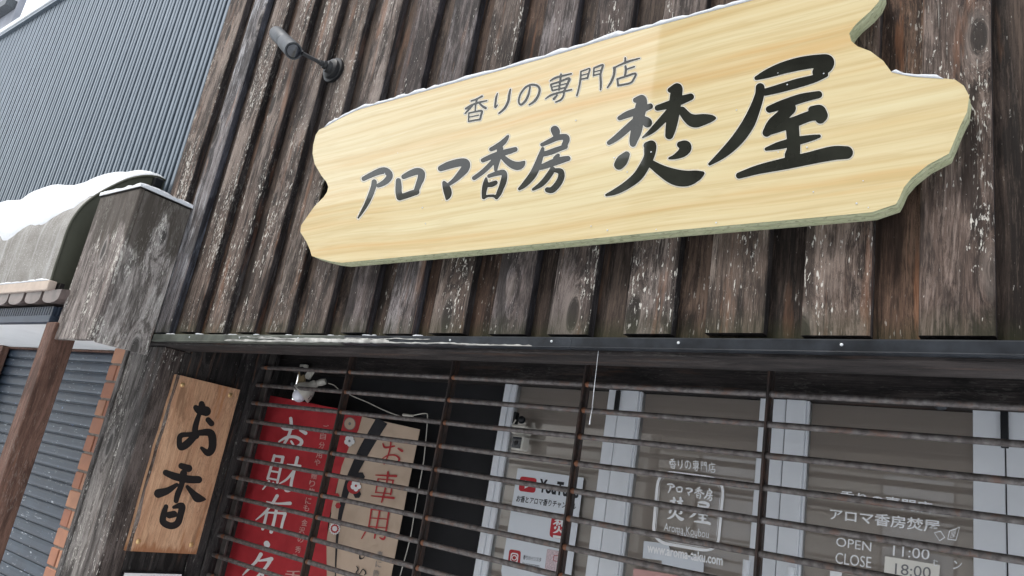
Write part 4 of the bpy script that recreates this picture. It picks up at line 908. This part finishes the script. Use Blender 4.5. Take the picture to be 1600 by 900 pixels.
bg_(K1, [[(325,478,24),(255,720,22)],[(320,482,18),(415,495,26)],[(415,495,26),(355,760,20)],[(310,552,14),(395,562,14)],[(290,640,16),(380,655,16)],[(262,715,16),(362,735,16)],[(270,745,18),(205,830,12)],[(312,760,14),(345,818,26)],[(460,572,12),(595,586,20)],[(565,500,28),(540,600,26),(505,740,26),(490,832,24),(450,845,24),(430,825,10)],[(540,620,20),(460,720,20),(380,770,10)]], 'white', b1_, .0015)
bg_(K2, [[(620,65,30),(560,160,24),(490,240,22),(400,315,10)],[(510,125,10),(620,145,16),(755,143,30)],[(515,235,24),(495,320,24),(470,410,26)],[(515,238,14),(705,248,24)],[(705,250,26),(680,330,24),(665,395,24)],[(615,190,26),(590,320,26),(558,440,32)]], 'white', b1_, .0015)
bg_(K2, [[(510,562,48),(515,575,52)]], 'white', b1_, .0015)
bg_(K2, [[(450,675,34),(400,750,26),(320,830,22),(262,890,10)],[(430,742,14),(560,722,34)],[(555,722,34),(510,800,28),(430,890,22),(370,950,14)],[(420,835,12),(470,890,26)]], 'white', b1_, .0015)
small = [('ご', 508, 668), ('自', 504, 681), ('分', 502, 695), ('用', 498, 710), ('や', 495, 722), ('贈', 490, 743), ('り', 487, 755), ('物', 486, 767), ('に', 481, 782), ('も', 478, 793), ('金', 475, 816), ('沢', 471, 828), ('の', 469, 842), ('秀', 465, 858), ('粋', 460, 870)]
for s, x, y in small: bt(s, (x-4.5, y+5), (x+4.5, y+6.2), (x-3, y-5), 'pinkprint', b1_, .01)
bt('千', (444, 905), (468, 908), (447, 890), 'pinkprint', b1_, .03)
b2_ = banner('shop_banner', [(552, 647), (567, 651), (656, 671), (636, 768), (611, 900), (603, 945), (488, 945), (500, 900), (520, 790)], 'beige cloth banner with a black curve and dark red characters behind the grille', M['cream']); b2_['group'] = 'cloth banners behind the grille'
B2 = BQ-.004
def strip(pts, w0, w1, mat, par, Y, nm):
    c = smooth_curve([(x, y, w_*1.15) for x, y, w_ in pts], 8); L, R = [], []
    for i, p in enumerate(c):
        a = c[max(i-1, 0)]; b = c[min(i+1, len(c)-1)]; t = Vector((b.x-a.x, b.y-a.y)).normalized(); L.append(at(p.x-t.y*p.z/2, p.y+t.x*p.z/2, Y)); R.append(at(p.x+t.y*p.z/2, p.y-t.x*p.z/2, Y))
    n_ = len(L); return mesh_obj(nm, L+R, [(i, i+1, n_+i+1, n_+i) for i in range(n_-1)], M[mat], par)
strip([(597, 657, 17), (583, 680, 16), (568, 706, 15), (556, 730, 13), (546, 752, 11), (537, 780, 8), (530, 815, 5), (526, 850, 3), (524, 900, 1.6), (523, 945, 1.6)], 0, 0, 'blackprint', b2_, BQ-.0015, 'printed_curve')
# red field left of the curve
sheet('red_field', [(536, 640), (566, 650), (560, 672), (547, 694), (534, 728), (524, 768), (513, 815), (510, 850), (511, 945), (470, 945), (486, 880), (510, 790)], BQ-.0012, M['red'], b2_)
def disc(cx, cy, r, mat, par, Y, nm, n=16, wav=0.0, k=0, sx=.9): 
    return mesh_obj(nm, [at(cx+math.cos(2*math.pi*i/n)*r*sx*(1+wav*(i % 2)), cy+math.sin(2*math.pi*i/n)*r*(1+wav*(i % 2)), Y) for i in range(n)], [tuple(range(n))], M[mat], par)
disc(547, 662, 15, 'redprint', b2_, BQ-.0022, 'printed_flower', 28, -.12, 0); disc(546.5, 662, 10, 'greyprint', b2_, BQ-.003, 'printed_flower', 20); disc(546.5, 662, 9, 'cream', b2_, BQ-.0034, 'printed_flower', 20); disc(546.5, 662, 2.5, 'greyprint', b2_, BQ-.0038, 'printed_flower', 10)
def blossom(cx, cy, r, mat, cmat, petals=5):
    for k in range(petals): a = 2*math.pi*k/petals+.3; disc(cx+math.cos(a)*r*.55, cy+math.sin(a)*r*.55, r*.5, mat, b2_, BQ-.004-.0001*k, 'printed_flower', 10)
    disc(cx, cy, r*.25, cmat, b2_, BQ-.0052, 'printed_flower', 8)
disc(547, 690, 9, 'greyprint', b2_, BQ-.0026, 'printed_flower', 7, -.3); blossom(546, 689, 8.5, 'white', 'greyprint')
disc(553, 760, 12, 'redprint', b2_, BQ-.0028, 'printed_flower', 18); disc(563, 745, 8, 'blackprint', b2_, BQ-.0024, 'printed_leaf', 6); disc(558, 772, 7, 'blackprint', b2_, BQ-.0025, 'printed_leaf', 6); blossom(556, 759, 8.5, 'white', 'redprint')
strip([(527, 770, 3), (524, 785, 7), (521, 800, 6), (523, 812, 3)], 0, 0, 'cream', b2_, BQ-.0036, 'printed_branch')
disc(526, 775, 5, 'redprint', b2_, BQ-.004, 'printed_leaf', 6); disc(528, 790, 5, 'redprint', b2_, BQ-.0041, 'printed_leaf', 6)
disc(523, 826, 10, 'white', b2_, BQ-.0034, 'printed_flower', 28, -.15)
for k in range(12): a = 2*math.pi*k/12; disc(523+math.cos(a)*5.2, 826+math.sin(a)*5.6, 1.7, 'redprint', b2_, BQ-.004, 'printed_petal', 6)
bg_(K3, [[(738,335,14),(730,400,14),(700,500,12),(668,565,14)],[(655,355,12),(680,395,18),(775,380,14)],[(640,520,9),(700,480,11),(780,475,14),(825,510,18),(812,545,14)],[(815,405,16),(855,430,22)]], 'redprint', b2_, .004)
bg_(K3, [[(708,650,16),(690,780,14),(642,963,14)],[(580,682,9),(790,693,22)],[(610,722,9),(765,737,12)],[(605,722,12),(578,865,10)],[(762,737,14),(735,885,14)],[(598,795,9),(750,812,9)],[(582,862,9),(738,878,9)],[(532,898,9),(765,921,22)]], 'redprint', b2_, .004)
bg_(K4, [[(670,195,14),(640,380,12),(600,450,12),(565,512,8)],[(670,205,12),(855,225,14)],[(850,230,16),(815,460,14),(795,515,20),(755,500,10)],[(755,215,14),(700,505,14)],[(655,295,9),(840,308,9)],[(640,385,9),(825,400,9)]], 'redprint', b2_, .004)
bg_(K4, [[(548,680,8),(550,718,13),(580,715,7),(600,690,6)]], 'blackprint', b2_, .004)
bg_(K4, [[(515,800,9),(530,830,9),(508,868,9),(540,882,7),(580,830,8),(610,866,11),(595,890,7)]], 'blackprint', b2_, .004)
for s, x, y in (('車', 593, 866), ('に', 591, 881), ('飾', 587, 895)): bt(s, (x-4.5, y+5), (x+4.5, y+6), (x-3.5, y-5), 'greyprint', b2_, .0, BQ-.004)

# ================================================================== clamp lamp, cord, white sensor
cl = thing('clip_lamp', 'white clip-on lamp with a bare bulb above the red banner', 'lamp', (0, 0, 0))
LY = 2.46
mpx = at(466, 619, LY-.03); tpx = at(492, 600, LY+.02); dr = (mpx-tpx).normalized()
MB().lathe(tpx-dr*.012, dr, [(0, .012), (.006, .021), (.03, .026), (.045, .040), (.07, .054), (.10, .060), (.1005, .057), (.08, .050), (.05, .036)], 26).build('lamp_shade', M['plasticwhite'], cl, smooth=True)
hb = at(509, 596, LY+.05); MB().tube([hb, hb.lerp(tpx, .4), tpx], [.0155, .019, .014], 14).build('lamp_socket', M['plasticwhite'], cl, smooth=True)
MB().ball(mpx-dr*.006, .036, 16, 10).build('bulb', M['bulb'], cl, smooth=True)
for k in range(6):
    a = -0.6+k*.42; u = dr.orthogonal().normalized(); v = dr.cross(u); rad = (u*math.cos(a+2.2)+v*math.sin(a+2.2)); c0_ = tpx+dr*.062+rad*.053
    MB().tube([c0_-dr*.012-rad*.004, c0_+dr*.012+rad*.003], .0032, 5).build('vent_slot', M['seam'], cl)
c1p = [(467, 577), (470, 590), (465, 603), (476, 603), (474, 590), (478, 580)]
poly_prism('clamp_arm', [at(x, y, LY) for x, y in [(466, 580), (473, 582), (477, 600), (475, 604), (462, 603), (465, 594)]], Vector((0, .012, 0)), M['beigeclip'], cl, bevel=.002)
poly_prism('clamp_jaw', [at(x, y, LY+.01) for x, y in [(480, 580), (490, 581), (482, 593), (474, 590)]], Vector((0, .01, 0)), M['plasticwhite'], cl, bevel=.001)
MB().box(at(468, 571, LY).x, at(478, 571, LY).x, LY, LY+.02, at(470, 573.5, LY).z, at(470, 569, LY).z).build('clamp_knob', M['plasticwhite'], cl, bevel=.003)
MB().tube([at(471, 575, LY), at(473, 586, LY)], .012, 10).build('ball_joint', M['blackmetal'], cl, smooth=True)
MB().ball(at(457, 600, LY), .010, 10, 6).build('wing_nut', M['lampgrey'], cl, smooth=True)
cp = [(513, 599), (522, 602), (530, 609), (545, 616), (558, 622), (575, 629), (600, 641), (625, 650), (640, 650), (664, 646), (668, 652), (666, 680), (662, 720), (655, 760), (648, 800), (640, 845), (625, 900), (615, 940)]
tag(MB().tube(smooth_curve([at(x, y, 2.47) for x, y in cp], 5), .0022, 6).build('power_cord', M['plasticwhite'], smooth=True), 'thin white cord running from the clip lamp down beside the beige banner', 'cord')
tag(MB().tube([at(630, 648, 2.468), at(645, 650, 2.468)], .006, 8).build('cord_switch', M['plasticwhite'], smooth=True), 'small white inline connector on the lamp cord above the beige banner', 'connector')
sen = thing('security_camera', 'small white security camera on a black ball mount inside the door frame', 'camera', (0, 0, 0))
CY = 2.56
MB().ball(at(815, 656, CY), .017, 14, 8).build('ball_mount', M['blackmetal'], sen, smooth=True); MB().box(at(802, 645, CY).x, at(806, 645, CY).x, CY, CY+.03, at(803, 662, CY).z, at(803, 643, CY).z).build('mount_plate', M['blackmetal'], sen, bevel=.003)
MB().tube([at(806, 656, CY), at(800, 666, CY)], .003, 6).build('bracket', M['plasticwhite'], sen)
p = at(812, 672, CY); MB().box(p.x-.032, p.x+.038, CY-.02, CY+.04, p.z-.018, p.z+.020).build('camera_hood', M['plasticwhite'], sen, bevel=.005)
p = at(807, 692, CY-.03); MB().box(p.x-.028, p.x+.030, CY-.03, CY+.02, p.z-.028, p.z+.032).build('camera_body', M['plasticwhite'], sen, bevel=.005); MB().box(p.x-.022, p.x+.024, CY-.033, CY-.029, p.z-.022, p.z+.024).build('camera_front', M['lens'], sen, bevel=.001)
MB().lathe((p.x, CY-.033, p.z), (0, -1, 0), [(0, .010), (.003, .009), (.004, .001)], 14).build('camera_lens', M['blackmetal'], sen, smooth=True)

# poster on the left pane
po = thing('poster', 'white poster with red play logo and camera logo on the left door pane', 'poster', (0, 0, 0))
QY = FY+.014
sheet('poster_sheet', [(809, 731.5), (912, 746.5), (897, 862), (889, 925), (785, 905), (783, 892)], QY, M['paper'], po, .0015)
R1 = QY-.001
def pt(s, a, b, c, mat='blackprint', bold=0.0, Y=R1): return ptext(s, a, b, c, Y, M[mat], po, bold)
pts_ = rounded([(813, 744), (839, 747.5), (836, 770.5), (810, 767)], 5); mesh_obj('play_logo', [at(p.x, p.y, R1) for p in pts_], [tuple(range(len(pts_)))], M['red'], po)
mesh_obj('play_triangle', [at(x, y, R1-.0008) for x, y in [(821, 750), (830, 758.5), (819.5, 763.5)]], [(0, 1, 2)], M['white'], po)
pt('YouTube', (841, 769), (903, 779), (844, 748), 'blackprint', .03); pt('お香とアロマ香りチャンネル', (806, 784), (899, 797), (808, 774), 'blackprint', .03)
pts_ = rounded([(863, 801), (888, 804.5), (884, 844), (858, 839)], 7); mesh_obj('red_emblem', [at(p.x, p.y, R1) for p in pts_], [tuple(range(len(pts_)))], M['red'], po)
reuse([5], (863, 832), (885, 836), (866, 808), R1-.0008, M['white'], po, 1.2); pt('一', (864, 840), (882, 843), (864, 836.5), 'white', .03, R1-.0008)
pts_ = rounded([(796, 858), (814, 861), (812, 885), (793, 882)], 4); mesh_obj('camera_logo', [at(p.x, p.y, R1) for p in pts_], [tuple(range(len(pts_)))], M['redprint'], po)
ring([(798.5, 863), (810.5, 865), (808.5, 880), (796.5, 878)], 4, 2.4, R1-.0008, M['white'], po, 'camera_logo_outline')
ci = (803.5, 871.5); n_ = 14
mesh_obj('camera_logo_ring', [at(ci[0]+math.cos(2*math.pi*k/n_)*r_, ci[1]+math.sin(2*math.pi*k/n_)*r_, R1-.0009) for r_ in (4.2, 2.9) for k in range(n_)], [(k, (k+1) % n_, n_+(k+1) % n_, n_+k) for k in range(n_)], M['white'], po)
pt('香りのインスタ', (817, 874), (845, 878.5), (818, 867), 'blackprint', .01); pt('Instagram', (816, 884), (842, 888), (817, 878), 'blackprint')
pts_ = [(855, 858), (877, 861.5), (873, 895), (851, 890)]; mesh_obj('pink_square', [at(x, y, R1) for x, y in pts_], [(0, 1, 2, 3)], plain('pale rose print', (0.62, 0.50, 0.53), .6, vary=.25, nscale=160, bump=0), po)
ring([(865, 867), (875, 868.5), (874, 878), (864, 876.5)], 3, 1.2, R1-.0008, M['redprint'], po, 'camera_logo_outline')

# ================================================================== across the street (seen mirrored in the glass and the varnished sign)
oa = thing('brown_building', 'tall dark brown clad building across the street', 'building', (0, -6, 0)); ob = thing('beige_building', 'lower beige building with grey siding across the street', 'building', (-12, -6, 0))
child(MB().box(-5.4, 12, -14, -6, 0, 11).build('wall', M['oppA']), oa)
child(MB().box(-26, -5.6, -14, -6, 0, 7.25).build('wall', M['oppB']), ob)
M['oppwhite'] = plain('white painted siding', (0.80, 0.80, 0.80), 0.6, vary=0.08, nscale=2, bump=0)
gx_ = [(-26, -5.7, ob, M['oppB']), (-5.38, at(1085, 780, 1).x*11.2, oa, M['oppB']), (at(1092, 780, 1).x*11.2, at(1200, 780, 1).x*11.2, oa, M['oppwhite']), (at(1215, 780, 1).x*11.2, at(1376, 780, 1).x*11.2, oa, M['oppB']), (at(1380, 780, 1).x*11.2, at(1490, 780, 1).x*11.2, oa, M['oppwhite']), (at(1495, 780, 1).x*11.2, 12, oa, M['oppB'])]
for k in range(9):
    z = .1+k*.30
    for x0_, x1_, par, m_ in gx_:
        if x1_-x0_ > .1: child(MB().box(x0_, x1_, -5.99, -5.95, z, z+.262).build('siding_board', m_), par)
for x in (-2.5, -.2, 2.2): child(MB().box(x, x+1.3, -5.99, -5.95, 3.2, 4.6).build('window', M['lens']), oa)
for x in (-8.5, -12, -15.5): child(MB().box(x, x+1.5, -5.99, -5.95, 3.4, 4.8).build('window', M['lens']), ob)
